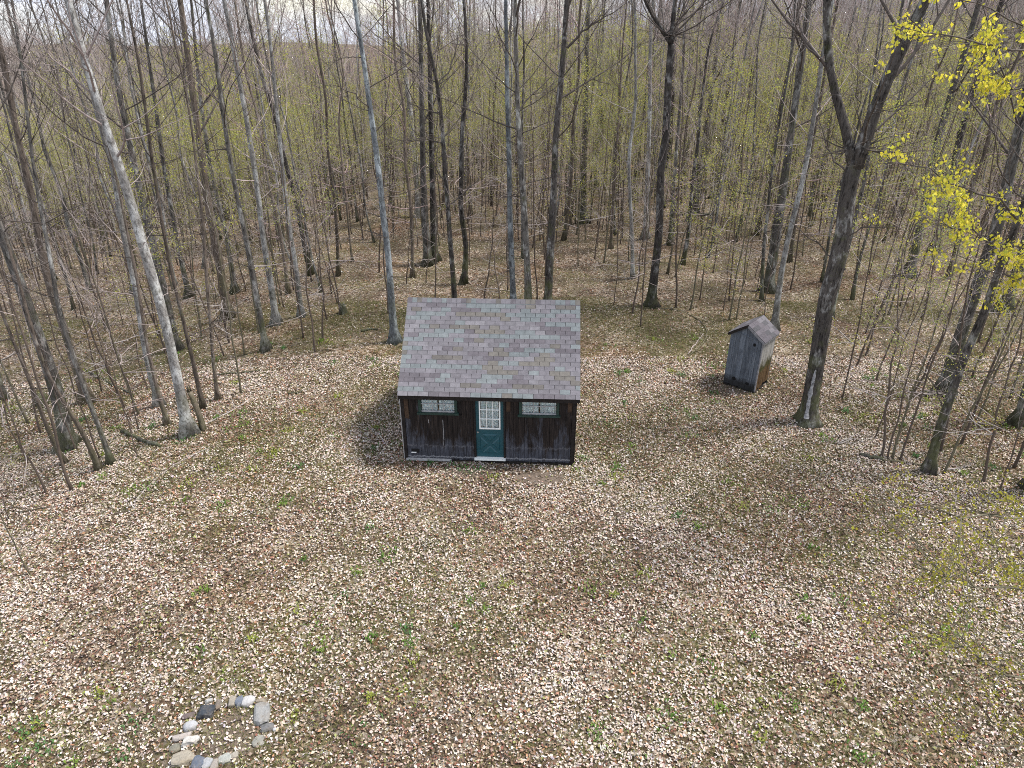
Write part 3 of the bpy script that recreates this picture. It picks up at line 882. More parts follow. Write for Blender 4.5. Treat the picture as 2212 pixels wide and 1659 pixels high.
stones = [
 (1105, 400, 100, 150, .24, (.42, .36, .27), (.3, .25, .18), 'narrow tan stone at the far edge of the ring, left of the blue-grey one', .1, .3),
 (1195, 400, 95, 150, .22, (.16, .2, .27), (.3, .33, .36), 'blue-grey upright stone squeezed between the tan and the round white stone', -.1, .35),
 (1310, 390, 165, 150, .24, (.62, .6, .58), (.5, .46, .46), 'round near-white boulder on the far edge of the ring', .2, .95),
 (1475, 560, 245, 330, .22, (.36, .36, .34), (.22, .22, .21), 'largest pale grey block, pitted flat top, right edge of the ring', .28, .2),
 (1480, 385, 170, 80, .12, (.36, .29, .2), (.25, .2, .14), 'tan wedge of stone tucked behind the large pale grey block', .1, .3),
 (755, 530, 235, 190, .26, (.055, .07, .09), (.2, .22, .24), 'charcoal blue block with a whitish corner, left arc of the ring', .08, .2),
 (785, 385, 110, 70, .13, (.5, .5, .47), (.06, .06, .06), 'small white and black stone lying behind the charcoal block', .5, .4),
 (915, 420, 95, 190, .12, (.24, .19, .15), (.16, .12, .09), 'flat brown slab to the right of the charcoal block', .1, .25),
 (520, 570, 180, 80, .09, (.2, .14, .13), (.28, .24, .2), 'low purplish brown slab outside the charcoal block', .4, .35),
 (540, 720, 170, 130, .18, (.52, .52, .53), (.4, .4, .42), 'pale rounded cobble alone on the left of the ring', .3, .8),
 (440, 850, 250, 110, .12, (.52, .44, .38), (.4, .34, .28), 'pinkish flat slab leaning behind the white wedge', .35, .3),
 (550, 905, 245, 130, .17, (.66, .62, .55), (.5, .45, .38), 'white wedge shaped block on top of the pinkish slab', .22, .15),
 (430, 1150, 290, 200, .16, (.42, .36, .26), (.3, .26, .17), 'large flat tan rock at the near left of the ring', .2, .3),
 (340, 1000, 150, 110, .1, (.27, .25, .18), (.2, .18, .12), 'low olive-brown rock half buried left of the white wedge', .2, .5),
 (650, 1215, 175, 170, .22, (.13, .165, .23), (.25, .27, .32), 'bluest stone of the near edge, rounded and slanting', -.5, .55),
 (765, 1215, 120, 170, .2, (.42, .43, .44), (.3, .31, .32), 'light grey slanting stone right beside the bluest one', -.4, .5),
 (865, 1230, 90, 130, .17, (.42, .36, .3), (.3, .26, .2), 'small beige upright stone in the near edge row', .0, .3),
 (1000, 1150, 170, 130, .14, (.45, .46, .40), (.3, .32, .24), 'greenish white mottled stone of the near edge', .3, .5),
 (1130, 1095, 100, 90, .1, (.46, .40, .31), (.36, .3, .24), 'smallest tan stone at the right end of the near edge', .2, .5),
 (1450, 905, 170, 150, .1, (.34, .33, .27), (.45, .44, .4), 'mottled flat grey stone sunk in leaves, right inside of the ring', .4, .5),
 (1560, 725, 185, 130, .12, (.2, .2, .2), (.13, .13, .13), 'dark grey slab under the front of the large pale block', .4, .3),
 (1660, 755, 60, 55, .09, (.6, .6, .6), (.5, .5, .5), 'fist sized white pebble right of the dark grey slab', .0, .8)]
for i, (zx, zy, w, d, h, c_, sp, lab, rz, rd) in enumerate(stones):
    g_ = sum(c_) / 3; c_ = tuple((.72 * v + .28 * g_) * .7 for v in c_)
    make_stone(zx, zy, w / U, d / U * 1.05, h, c_, sp, lab, rz, rd, .38, i + 1)

# ------------------------------------------------------------------ TREES
def rot_about(d, axis, a):
    return Matrix.Rotation(a, 3, axis) @ d

def grow(mb, p, d, L, r, lev, rs, up=.25, tips=None, mi=0, kids=None, wob=.16):
    """a limb with its twigs; tips collects (point, direction) where spring leaves may hang"""
    n = 8 if lev == 0 else (5 if lev == 1 else 3)
    pts = [Vector(p)]; dirs = [Vector(d).normalized()]
    dd = dirs[0].copy(); wob = wob * (.95 if lev == 0 else 1)
    for i in range(n):
        dd = (dd + Vector((rs.uniform(-wob, wob), rs.uniform(-wob, wob), rs.uniform(-wob, wob) + up / n))).normalized()
        pts.append(pts[-1] + dd * (L / n)); dirs.append(dd.copy())
    rad = [max(.0035, r * (1 - .8 * i / n)) for i in range(n + 1)]
    mb.tube([tuple(q) for q in pts], rad, 5 if r > .04 else (4 if r > .015 else 3), mi, cap=False)
    if tips is not None and lev >= 1:
        for q, e in zip(pts[1:], dirs[1:]): tips.append((q, e))
    if lev >= 2: return
    nk = kids[lev] if kids else (7, 4)[lev]
    nk = max(1, int(nk * rs.uniform(.75, 1.25)))
    for j in range(nk):
        t = rs.uniform(.22, 1.0)
        f = t * n; i = min(int(f), n - 1)
        q = pts[i].lerp(pts[i + 1], f - i)
        e = dirs[i + 1]
        ax = Vector(rs.normal(size=3)).cross(e)
        if ax.length < 1e-3: continue
        cd = rot_about(e, ax.normalized(), rs.uniform(.5, 1.05))
        grow(mb, q, cd, L * rs.uniform(.3, .6) * (1.15 - .5 * t), max(.004, rad[i] * rs.uniform(.4, .6)), lev + 1, rs, up * 1.1, tips, mi, kids, wob * 1.1)

def smooth_path(pts, n):
    pts = np.array([tuple(p) for p in pts], float)
    seg = np.r_[0, np.cumsum(np.linalg.norm(np.diff(pts, axis=0), axis=1))]
    t = np.linspace(0, seg[-1], n)
    out = np.stack([np.interp(t, seg, pts[:, k]) for k in range(3)], -1)
    for _ in range(2): out[1:-1] = .25 * out[:-2] + .5 * out[1:-1] + .25 * out[2:]
    return out, t

def trunk_tube(mb, pts, r0, r1, rs, k=10, n=26, flare=.9, mi=0):
    P_, t = smooth_path(pts, n)
    P_[1:, 0] += np.cumsum(rs.normal(0, .010, n - 1)) * .6; P_[1:, 1] += np.cumsum(rs.normal(0, .010, n - 1)) * .6
    rad = r0 + (r1 - r0) * (t / t[-1]) ** .9
    rad = rad * (1 + rs.normal(0, .02, n))
    ph = rs.uniform(0, 6.28); nl = rs.integers(3, 6)
    h = t[:, None]
    rad2 = rad * (1 + flare * np.exp(-t / .28))
    lob = lambda th: 1 + .28 * min(flare, 1) * np.exp(-h / .3) * np.sin(nl * th[None] + ph) + .05 * np.sin(2 * th[None] + h * .8 + ph)
    mb.tube(P_, rad2, k, mi, True, lob)
    return P_, rad, t

def leaf_cards(tips, rs, per, size, spread, cols, droop=.6):
    """folded two-face leaves round the twig points -> V, F, colours"""
    if not tips: return None
    base = np.array([tuple(q) for q, _ in tips])
    idx = np.repeat(np.arange(len(base)), per)
    n = len(idx)
    c = base[idx] + rs.normal(0, spread, (n, 3))
    a = rs.normal(0, 1, (n, 3)); a[:, 2] -= droop * 2
    a /= np.linalg.norm(a, axis=1)[:, None]
    b_ = np.cross(a, rs.normal(0, 1, (n, 3))); b_ /= np.linalg.norm(b_, axis=1)[:, None] + 1e-9
    nn = np.cross(a, b_)
    s = size * rs.uniform(.6, 1.3, (n, 1)); w = s * rs.uniform(.28, .45, (n, 1))
    v = np.stack([c, c + a * s * .5 + b_ * w + nn * w * .4, c + a * s, c + a * s * .5 - b_ * w + nn * w * .4], 1)
    f = (np.arange(n)[:, None] * 4 + np.array([[0, 1, 2, 3]]))
    cc = np.array(cols)[rs.integers(0, len(cols), n)] * rs.uniform(.8, 1.2, (n, 1))
    return v.reshape(-1, 3), f, np.repeat(cc, 4, 0)
SPRING = [(.46, .50, .10), (.54, .53, .10), (.41, .46, .11), (.54, .45, .11), (.46, .41, .10)]
OLIVE = [(.36, .40, .12), (.42, .43, .12), (.33, .38, .12), (.46, .38, .12)]

TREES = []
def build_tree(path, r0, r1, bark, twig, seed, label, group=None, name='forest_tree', forks=(), limbs=(), height=19, crown_from=9.0, nlimb=14, low=9, k=10, flare=1.15, kids=(6, 4), leafy=None, root=None, cat='tree', scar=None):
    """path: world points from the foot upwards; extended above the last one to the full height"""
    rs = np.random.default_rng(seed)
    base = Vector(path[0])
    rt = empty(name, base) if root is None else root
    L = [Vector(p) - base for p in path]
    L[0] = L[0] - Vector((0, 0, .12))
    tb, cb = MB(), MB()
    tips = [] if leafy else None
    def extend(pts, h):
        d = (pts[-1] - pts[-2]).normalized() if len(pts) > 1 else Vector((0, 0, 1))
        d = (d + Vector((0, 0, .8))).normalized()
        pts = list(pts)
        while pts[-1].z < h:
            d = (d + Vector((rs.uniform(-.07, .07), rs.uniform(-.07, .07), .04))).normalized()
            pts.append(pts[-1] + d * 1.3)
        return pts
    stems = []
    if forks:
        P_, rad, t = trunk_tube(tb, L, r0, r1, rs, k, 26, flare)
        stems_src = [(extend([Vector(q) - base for q in f[0]], height * rs.uniform(.85, 1)), f[1]) for f in forks]
        for pts, rr in stems_src:
            P2, rad2, t2 = trunk_tube(tb, pts, rr, .025, rs, max(6, k - 2), 24, 0.0)
            stems.append((P2, rad2))
    else:
        pts = extend(L, height)
        P_, rad, t = trunk_tube(tb, pts, r0, .02 if height > 12 else .008, rs, k, 30, flare)
        stems.append((P_, rad))
    for (pts, r_) in limbs:
        q = np.array([tuple(Vector(p) - base) for p in pts])
        sm, t2 = smooth_path(q, 12)
        rr = np.linspace(r_, .006, 12)
        tgt = cb
        sm[1:-1] += rs.normal(0, .03, (10, 3))
        tgt.tube(sm, rr, 6, 0, False)
        for j in range(9):
            i = int(rs.integers(3, 11)); e = Vector(sm[min(i + 1, 11)] - sm[i]).normalized()
            cd = rot_about(e, Vector(rs.normal(size=3)).cross(e).normalized(), rs.uniform(.5, 1.0))
            grow(cb, Vector(sm[i]), cd, rs.uniform(.6, 1.5), rr[i] * .5, 1, rs, .2, tips, 0, kids)
    for P2, rad2 in stems:
        zs = P2[:, 2]
        for j in range(nlimb):
            h = crown_from + (height - crown_from) * ((j + rs.uniform(0, 1)) / nlimb)
            i = int(np.clip(np.searchsorted(zs, h), 1, len(zs) - 2))
            az = rs.uniform(0, 6.28); f_ = (h - crown_from) / max(.1, height - crown_from)
            el = .45 + .65 * f_ + rs.uniform(-.2, .25)
            d = Vector((math.cos(az) * math.cos(el), math.sin(az) * math.cos(el), math.sin(el)))
            Lb = (2.2 + 2.4 * (1 - f_)) * rs.uniform(.7, 1.25) * min(1, height / 17)
            grow(cb, Vector(P2[i]), d, Lb, min(.05, max(.010, rad2[i] * rs.uniform(.2, .38))), 0, rs, .45, tips, 0, kids)
        for j in range(low):                      # thin dead or shaded lower branches
            h = rs.uniform(min(max(1.8, crown_from * .3), crown_from * .8), crown_from)
            i = int(np.clip(np.searchsorted(zs, h), 1, len(zs) - 2))
            az = rs.uniform(0, 6.28); el = rs.uniform(-.25, .5)
            d = Vector((math.cos(az) * math.cos(el), math.sin(az) * math.cos(el), math.sin(el)))
            grow(cb, Vector(P2[i]), d, rs.uniform(.8, 2.2), rs.uniform(.010, .022), 0 if rs.uniform() < .4 else 1, rs, .15, tips, 0, (4, 2), .22)
    tr_ = tb.build('trunk', bark, rt, smooth=True)
    cr = cb.build('crown', twig, rt, smooth=True) if cb.f else None
    fol = None
    if leafy:
        per, size, spread, cols = leafy
        g = leaf_cards(tips, rs, per, size, spread, cols)
        if g is not None:
            fol = link('foliage', mass_mesh('foliage', *g, mat=M['spring_leaf']), rt)
    if label: tag(rt, label, cat, group)
    return rt, tr_, cr, fol, stems

def copy_tree(src, loc, rz, s, label, group, cat='tree'):
    c = src.copy(); COL.objects.link(c)
    c.location = loc; c.rotation_euler = (random.uniform(-.045, .045), random.uniform(-.045, .045), rz); c.scale = (s, s, s * random.uniform(.92, 1.08))
    tag(c, label, cat, group)
    for ch in src.children:
        d = ch.copy(); COL.objects.link(d); d.parent = c
    return c

B = M
# the trees that can be told apart: photo points of foot and stem, widths in photo pixels
TR = [
 # (points, width at foot, width at top, bark, label, extra)
 ([(149,966),(115,817),(83,730),(35,584),(7,521),(-20,440)], 29, 26, 'bark_grey', 'thick leaning grey trunk at the left edge, moss green at its foot', {}),
 ([(189,869),(156,764),(132,684),(108,618),(90,549),(71,427),(45,330),(28,243),(7,139)], 19, 16, 'bark_brown', 'brown trunk just behind the thick leaning trunk at the left edge', {}),
 ([(408,938),(378,790),(350,660),(300,500),(262,360),(232,290),(208,205),(175,90),(150,0)], 23, 20, 'bark_pale', 'pale silvery trunk with a broken-limb scar high up, left of the cabin', {'limbs': [([(200,205),(150,160),(85,95),(40,50),(0,28)], 5)], 'low': 5}),
 ([(347,875),(322,806),(305,709),(291,604),(274,535),(264,507),(243,347),(208,257),(190,150)], 14, 9, 'bark_pale', 'slim trunk with whitish peeling foot just left of the pale silvery trunk', {}),
 ([(362,917),(333,820),(312,722),(296,610),(275,520)], 9, 6, 'bark_brown', 'thin olive stem crossing in front of the slim whitish-footed trunk', {'height': 12, 'crown_from': 7}),
 ([(439,882),(413,764),(392,674),(368,570),(357,500),(338,380),(320,250)], 9, 7, 'bark_brown', 'thin brown stem close behind the right side of the pale silvery trunk', {'height': 15}),
 ([(382,757),(361,656),(343,580),(323,500),(295,382),(271,260),(250,174),(239,69)], 18, 15, 'bark_grey', 'grey trunk with mossy foot hidden behind the pale silvery trunk', {}),
 ([(493,687),(479,604),(465,517),(448,451),(434,330),(416,208),(403,104),(389,0)], 19, 15, 'bark_brown', 'straight brown-grey trunk with bare dark ground at its foot, left woods', {}),
 ([(470,864),(458,760),(448,639),(441,500),(425,380)], 8, 6, 'bark_brown', 'thin dark stem with ferny green foot midway between silvery trunk and cabin', {'height': 13}),
 ([(409,642),(392,569),(372,470),(350,350),(330,200)], 11, 9, 'bark_grey', 'slender grey trunk with mossy stone at its foot, deep in the left woods', {}),
 ([(507,632),(496,552),(489,500),(462,399),(437,240),(420,90)], 11, 9, 'bark_grey', 'slender light trunk just behind the straight brown-grey trunk', {}),
 ([(575,757),(560,673),(547,593),(530,500),(505,380),(480,220),(462,80)], 13, 11, 'bark_grey', 'lichen grey trunk with mossy foot, nearest of the pair left of the cabin roof', {}),
 ([(597,701),(585,604),(568,517),(561,444),(547,347),(520,190),(490,30)], 14, 12, 'bark_pale', 'pale grey trunk with patchy bark, farther one of the pair left of the cabin', {}),
 ([(651,684),(639,569),(630,517),(623,486),(611,364),(599,243),(585,104),(573,0)], 11, 9, 'bark_pale', 'slim light trunk with many side branches between the pair and the blue-grey trunk', {'low': 9}),
 ([(852,739),(842,569),(835,500),(831,486),(817,347),(800,226),(786,121),(776,52),(766,0)], 16, 13, 'bark_blue', 'tall blue-grey lichen covered trunk beside the left end of the cabin roof', {'limbs': [([(800,240),(770,205),(730,185),(680,178)], 3.5), ([(788,130),(760,122),(730,128),(700,160)], 3)]}),
 ([(925,572),(920,500),(916,416),(912,200),(908,0)], 17, 12, 'bark_grey', 'left one of two dark trunks standing close together behind the cabin ridge', {}),
 ([(939,565),(935,450),(932,347),(930,200),(928,35)], 15, 11, 'bark_dark', 'right one of two dark trunks standing close together behind the cabin ridge', {}),
 ([(905,470),(901,382),(887,243),(870,104),(859,0)], 14, 11, 'bark_pale', 'light curved trunk rising behind the two close dark trunks', {}),
 ([(983,668),(977,569),(967,451),(957,312),(946,173),(928,121),(912,40)], 12, 10, 'bark_dark', 'dark crooked trunk with long level limbs above the left half of the ridge', {'limbs': [([(957,310),(925,302),(890,303),(850,302)], 4), ([(952,243),(925,240),(900,230),(880,222)], 4), ([(963,400),(930,340),(900,290),(880,262)], 3.5), ([(975,440),(1010,410),(1040,380),(1065,365)], 3.5), ([(947,180),(975,150),(985,100),(1000,30)], 4)], 'low': 6}),
 ([(1110,668),(1106,560),(1102,416),(1098,208),(1093,0)], 13, 11, 'bark_blue', 'straight pale blue-grey trunk above the middle of the ridge, left of the furrowed one', {}),
 ([(1142,670),(1139,573),(1129,416),(1118,243),(1116,120),(1112,0)], 17, 14, 'bark_grey', 'straight furrowed grey trunk right beside the pale blue-grey one behind the ridge', {'limbs': [([(1117,150),(1140,95),(1165,50),(1185,0)], 3)]}),
 ([(1182,668),(1188,573),(1200,347),(1201,285),(1214,174),(1222,69),(1226,0)], 18, 15, 'bark_dark', 'dark trunk bending to the right with an ivy green foot behind the ridge', {'limbs': [([(1225,103),(1260,65),(1310,35),(1365,2)], 6)]}),
 ([(1260,482),(1262,380),(1264,278),(1267,170),(1269,69)], 14, 11, 'bark_grey', 'grey trunk deep in the woods above the right end of the ridge', {}),
 ([(1406,662),(1424,499),(1427,360),(1437,312),(1444,174),(1449,95)], 19, 15, 'bark_dark', 'dark trunk forking into a Y near the top, right of the cabin', {'forks': [([(1449,95),(1435,70),(1412,40),(1392,0)], 10), ([(1449,97),(1453,60),(1458,0)], 12)]}),
 ([(1394,516),(1397,430),(1401,312),(1404,180),(1406,69)], 12, 9, 'bark_pale', 'trunk with a bright white split foot behind the Y-forked trunk', {}),
 ([(1319,537),(1330,382),(1340,226),(1345,120)], 7, 5, 'bark_brown', 'thin brown trunk forked high up, halfway between the ridge and the Y-forked trunk', {'height': 14}),
 ([(1448,528),(1455,420),(1469,243),(1480,100)], 9, 7, 'bark_grey', 'thin lilac-grey trunk just right of the Y-forked trunk', {}),
 ([(1500,460),(1512,370),(1528,278),(1549,104),(1559,0)], 15, 12, 'bark_grey', 'light trunk with a long mossy log lying at its foot, far right woods', {}),
 ([(1538,430),(1550,340),(1570,210),(1590,60)], 11, 8, 'bark_brown', 'brown trunk just right of the light trunk with the log at its foot', {}),
 ([(1657,630),(1669,569),(1691,416),(1705,312),(1722,190),(1740,60)], 22, 17, 'bark_grey', 'grey trunk with a swollen mossy foot straight behind the outhouse', {}),
 ([(1673,712),(1688,590),(1705,504),(1730,416),(1747,330),(1765,220),(1785,90)], 14, 12, 'bark_pale', 'pale smooth trunk touching the right side of the outhouse roof', {}),
 ([(1743,912),(1764,781),(1782,660),(1809,556),(1820,520),(1830,416),(1848,345)], 36, 33, 'bark_dark', 'large dark tree splitting into two thick stems, white scar at its foot, beside outhouse',
   {'forks': [([(1843,365),(1830,278),(1809,215),(1792,156),(1785,69),(1785,0)], 23), ([(1850,362),(1866,300),(1879,270),(1900,208),(1931,139),(1966,69),(1997,10)], 30)], 'limbs': [([(1790,150),(1768,125),(1740,100),(1722,60),(1698,17)], 6), ([(1832,375),(1808,360),(1785,320),(1772,260),(1765,180)], 4), ([(1862,300),(1850,240),(1852,160),(1850,80)], 3.5), ([(1800,560),(1760,520),(1700,470),(1640,450)], 3.5), ([(1815,545),(1850,490),(1900,488),(1960,492)], 4)], 'low': 9, 'nlimb': 8}),
 ([(2035,850),(2073,730),(2097,655),(2120,590),(2146,530),(2175,400),(2205,270)], 28, 24, 'bark_grey', 'broad grey trunk behind the slanting dark stem near the right edge', {}),
 ([(2006,1018),(2025,935),(2056,862),(2069,805),(2090,750),(2118,700),(2150,600)], 19, 14, 'bark_dark', 'slanting dark stem standing nearest on the right, in front of the broad grey trunk', {'limbs': [([(2040,900),(2020,830),(1985,800),(1930,780)], 4)], 'height': 15}),
 ([(2167,673),(2191,608),(2215,540),(2240,450)], 24, 20, 'bark_dark', 'dark trunk with black foot near the right edge, level with the outhouse roof', {}),
 ([(2208,918),(2230,820),(2260,700)], 30, 27, 'bark_grey', 'trunk cut by the right edge with a wide mossy root flare', {}),
 ([(1959,596),(1980,539),(1997,440),(2020,330),(2055,200),(2087,104)], 20, 16, 'bark_grey', 'grey trunk with green foot between the forked tree and the right edge', {}),
 ([(2018,545),(2035,460),(2060,350),(2100,200)], 16, 12, 'bark_dark', 'dark brown trunk close to the right of the green-footed grey trunk', {}),
 ([(241,1000),(194,865),(170,802),(149,743),(128,674),(110,560)], 11, 8, 'bark_grey', 'slim greenish stem of the leaning clump in front of the left edge trunks', {'height': 13}),
 ([(215,1014),(178,930),(121,847),(83,770),(60,690),(40,610)], 10, 7, 'bark_brown', 'most slanting stem of the leaning clump in front of the left edge trunks', {'height': 12}),
 ([(142,1000),(114,955),(87,880),(45,777),(10,690)], 9, 6, 'bark_brown', 'thin brown stem rising left across the foot of the thick leaning trunk', {'height': 12}),
 ([(0,860),(-15,780),(-40,680)], 20, 17, 'bark_grey', 'mossy trunk half outside the left edge below the thick leaning trunk', {}),
 ([(741,676),(737,655)], 17, 14, 'bark_grey', None, {}),
]
occ = []
for i, (pts, w0, w1, bk, lab, ex) in enumerate(TR):
    if lab is None: continue
    base = VP(*pts[0])
    occ.append((base.x, base.y))
    path = [base] + [on_plane(px, py, base) for px, py in pts[1:]]
    zc = lambda p: p.y * cP + (CAM_H - p.z) * sP
    r0 = w0 / FPX * zc(base) / 2; r1 = w1 / FPX * zc(path[-1]) / 2
    ex = dict(ex)
    rs = random.Random(i)
    if 'forks' in ex: ex['forks'] = [([on_plane(px, py, base, .0) for px, py in f[0]], f[1] / FPX * zc(path[-1]) / 2) for f in ex['forks']]
    if 'limbs' in ex:
        lm = []
        for pl, wl0 in ex['limbs']:
            s_ = rs.choice((-1, 1)); o_ = rs.uniform(.3, 1.2)
            lm.append(([on_plane(px, py, base, s_ * o_ * k / (len(pl) - 1)) for k, (px, py) in enumerate(pl)], wl0 / FPX * zc(path[-1]) / 2))
        ex['limbs'] = lm
    tw = M['twig'] if bk in ('bark_pale',) else M['twig_dark']
    near = base.y < 27
    ex.setdefault('height', 18 + (i * 7 % 5))
    ex.setdefault('crown_from', 7.4 if near else 6.8); ex.setdefault('nlimb', 18)
    res = build_tree(path, r0, r1, M[bk], tw, 100 + i, lab, None, **ex)
    if 'white scar' in lab:
        # bare pale wood where the bark has split off the foot
        pts_s = [on_plane(px, py, base, -r0 * 1.02 - o_) for px, py, o_ in ((1743, 905, .14), (1746, 885, .05), (1750, 860, .02), (1757, 828, .012), (1763, 800, .004))]
        sm = MB(); loc = [p - base for p in pts_s]
        q_ = np.array([tuple(v) for v in loc]); q_ = np.stack([np.interp(np.linspace(0, 4, 17), range(5), q_[:, k]) for k in range(3)], -1)
        loc = [Vector(v) for v in q_]; rs2 = np.random.default_rng(5)
        wd = np.interp(np.linspace(0, 4, 17), range(5), [.07, .075, .07, .045, .012]) * rs2.uniform(.6, 1.35, 17)
        V_ = []
        for p, w in zip(loc, wd): V_ += [(p.x - w, p.y + .05, p.z), (p.x - w * .5, p.y - .01, p.z), (p.x + w * .5, p.y - .01, p.z), (p.x + w, p.y + .05, p.z)]
        F_ = [(4 * a + b_, 4 * a + b_ + 1, 4 * a + b_ + 5, 4 * a + b_ + 4) for a in range(16) for b_ in range(3)]
        sm.add(V_, F_)
        M['scar'] = plain_mat('bare_wood', (.27, .265, .265), .85, .75, 9)
        sm.build('bark_scar', M['scar'], res[0], smooth=True)

# stump and snag
def stump(px, py, r, h, bark, label, name='tree_stump', cat='stump', lean=(0, 0)):
    p = VP(px, py); mb = MB(); rs = np.random.default_rng(int(px))
    pts = [(0, 0, -.1), (0, 0, h * .3), (lean[0] * .5, lean[1] * .5, h * .7), (lean[0], lean[1], h)]
    P_, t = smooth_path(pts, 9)
    k = 12
    lob = lambda th: 1 + .35 * np.exp(-np.maximum(t[:, None] - .1, 0) / .15) * np.sin(4 * th[None]) + .08 * np.sin(3 * th[None] + 1)
    mb.tube(P_, np.linspace(r * 1.15, r * .85, 9), k, 0, True, lob)
    for j in range(5):
        a = j * 1.25; q = Vector((lean[0] + math.cos(a) * r * .6, lean[1] + math.sin(a) * r * .6, h - .02))
        mb.tube([tuple(q), tuple(q + Vector((0, 0, h * .12))), tuple(q + Vector((.01, 0, h * .12 + rs.uniform(.03, .1))))], [r * .28, r * .2, .005], 5)
    o = mb.build(name, bark, None, smooth=True); o.location = (p.x, p.y, gz(p.x, p.y))
    tag(o, label, cat)
    return o
stump(741, 678, .17, .42, M['bark_grey'], 'short weathered grey stump among saplings left of the cabin roof')
stump(439, 928, .085, 1.35, M['bark_brown'], 'broken light brown dead snag beside the pale silvery trunk', 'dead_snag', 'snag', (-.16, .05))
stump(92, 872, .24, .35, M['bark_dark'], 'black burnt-looking stump behind the thick leaning trunk at left')

# ---------------- variants for the many look-alike trees behind
print('custom trees done')
def straight(h, rs, lean=.05, wob=.17):
    pts = [Vector((0, 0, 0))]
    lx, ly = rs.normal(0, lean), rs.normal(0, lean)
    for i in range(1, 9): pts.append(Vector((lx * i + rs.normal(0, wob), ly * i + rs.normal(0, wob), h * i / 10)))
    return pts
VAR = []
barks = ['bark_grey', 'bark_brown', 'bark_grey', 'bark_pale', 'bark_dark', 'bark_grey', 'bark_brown', 'bark_pale']
for i in range(8):
    rs = np.random.default_rng(500 + i)
    h = rs.uniform(16, 21)
    r0 = [.12, .095, .078, .10, .13, .06, .052, .066][i]
    VAR.append(build_tree(straight(h, rs), r0, .05, M[barks[i]], [M['twig'], M['twig_red'], M['twig_grey'], M['twig_grey'], M['twig'], M['twig_olive'], M['twig_red'], M['twig_grey']][i], 600 + i, None, height=h, crown_from=h * rs.uniform(.3, .42), nlimb=20, low=9, k=7, flare=.8, kids=(8, 4),
                          root=empty('forest_tree')))
SVAR = []
for i in range(12):
    rs = np.random.default_rng(800 + i)
    h = rs.uniform(5.0, 10)
    leafy = (2, .052, .10, SPRING if i % 2 else OLIVE) if i >= 7 else None
    SVAR.append(build_tree(straight(h, rs, .045, .045), rs.uniform(.022, .046), .006, M['stem_olive'] if i % 4 == 3 else M['stem_brown'], M['twig_grey'] if i % 2 else M['twig'], 900 + i, None, height=h, crown_from=h * .3, nlimb=10 if i >= 7 else 8, low=3, k=5, flare=.25, kids=(5, 3) if i >= 7 else (4, 2), leafy=leafy, root=empty('sapling')))

# what each look-alike stands next to: landmarks with their place in the photo
LAND = [('the cabin', 870, 1000), ('the outhouse', 1560, 830), ('the outhouse', 1680, 830), ('the large forked tree', 1743, 912), ('the pale silvery trunk', 408, 938), ('the thick leaning trunk', 149, 966), ('the slanting dark stem', 2006, 1018),
        ('the broad grey trunk', 2035, 850), ('the dark Y-forked trunk', 1406, 662), ('the white-footed split trunk', 1394, 516), ('the blue-grey lichen trunk', 852, 739), ('the straight brown-grey trunk', 493, 687),
        ('the lichen grey trunk', 575, 757), ('the slim many-branched trunk', 651, 684), ('the two close dark trunks', 932, 570), ('the dark crooked trunk', 983, 668), ('the straight furrowed trunk', 1142, 670),
        ('the ivy-footed bending trunk', 1182, 668), ('the swollen mossy-footed trunk', 1657, 630), ('the green-footed grey trunk', 1959, 596), ('the whitish peeling trunk', 347, 875), ('the short stump', 741, 678)]
PEND = []
def project(x, y, z):
    f_ = y * cP - (z - CAM_H) * sP; u_ = y * sP + (z - CAM_H) * cP
    return W0 / 2 + FPX * x / f_, H0 / 2 - FPX * u_ / f_
ORD = ['first', 'second', 'third', 'fourth', 'fifth', 'sixth', 'seventh', 'eighth', 'ninth', 'tenth', 'eleventh', 'twelfth', 'thirteenth', 'fourteenth']
def name_by_landmark():
    sets = {}
    for o, kind, x, y in PEND:
        px, py = project(x, y, gz(x, y))
        nm, lx, ly = min(LAND, key=lambda q: abs(q[1] - px) + 1.3 * abs(q[2] - py))
        side = 'behind and left' if px < lx and py < ly - 25 else ('behind and right' if py < ly - 25 else ('left' if px < lx else 'right'))
        sets.setdefault((kind, nm, side), []).append((math.hypot(px - lx, py - ly), o))
    for (kind, nm, side), v in sets.items():
        v.sort(key=lambda q: q[0])
        for k, (_, o) in enumerate(v):
            if k < len(ORD): o['label'] = ('%s, %s one %s of %s' % (kind, ORD[k], side, nm)) if len(v) > 1 else '%s standing %s of %s' % (kind, side, nm)
used_t, used_s = set(), set()
def place(var, used, i, x, y, s, label, group, cat):
    src = var[i][0]
    loc = (x, y, gz(x, y))
    if i not in used:
        used.add(i); o = src; src.location = loc; src.rotation_euler = (0, 0, random.uniform(0, 6.28)); src.scale = (s, s, s); tag(src, label, cat, group)
    else:
        o = copy_tree(src, loc, random.uniform(0, 6.28), s, label, group, cat)
    if cat == 'tree' and y < 44: PEND.append((o, {'bark_grey': 'grey-barked', 'bark_brown': 'brown-barked', 'bark_pale': 'pale-barked', 'bark_dark': 'dark-barked'}[barks[i]] + ' slender trunk', x, y))
    elif cat == 'sapling' and y < 36: PEND.append((o, 'green-budding sapling' if i >= 7 else ('olive bare sapling' if i == 3 else 'bare brown sapling'), x, y))

def in_view(x, y, m=1.06):
    zc = y * cP + CAM_H * sP
    return abs(x) / zc < W0 / 2 / FPX * m

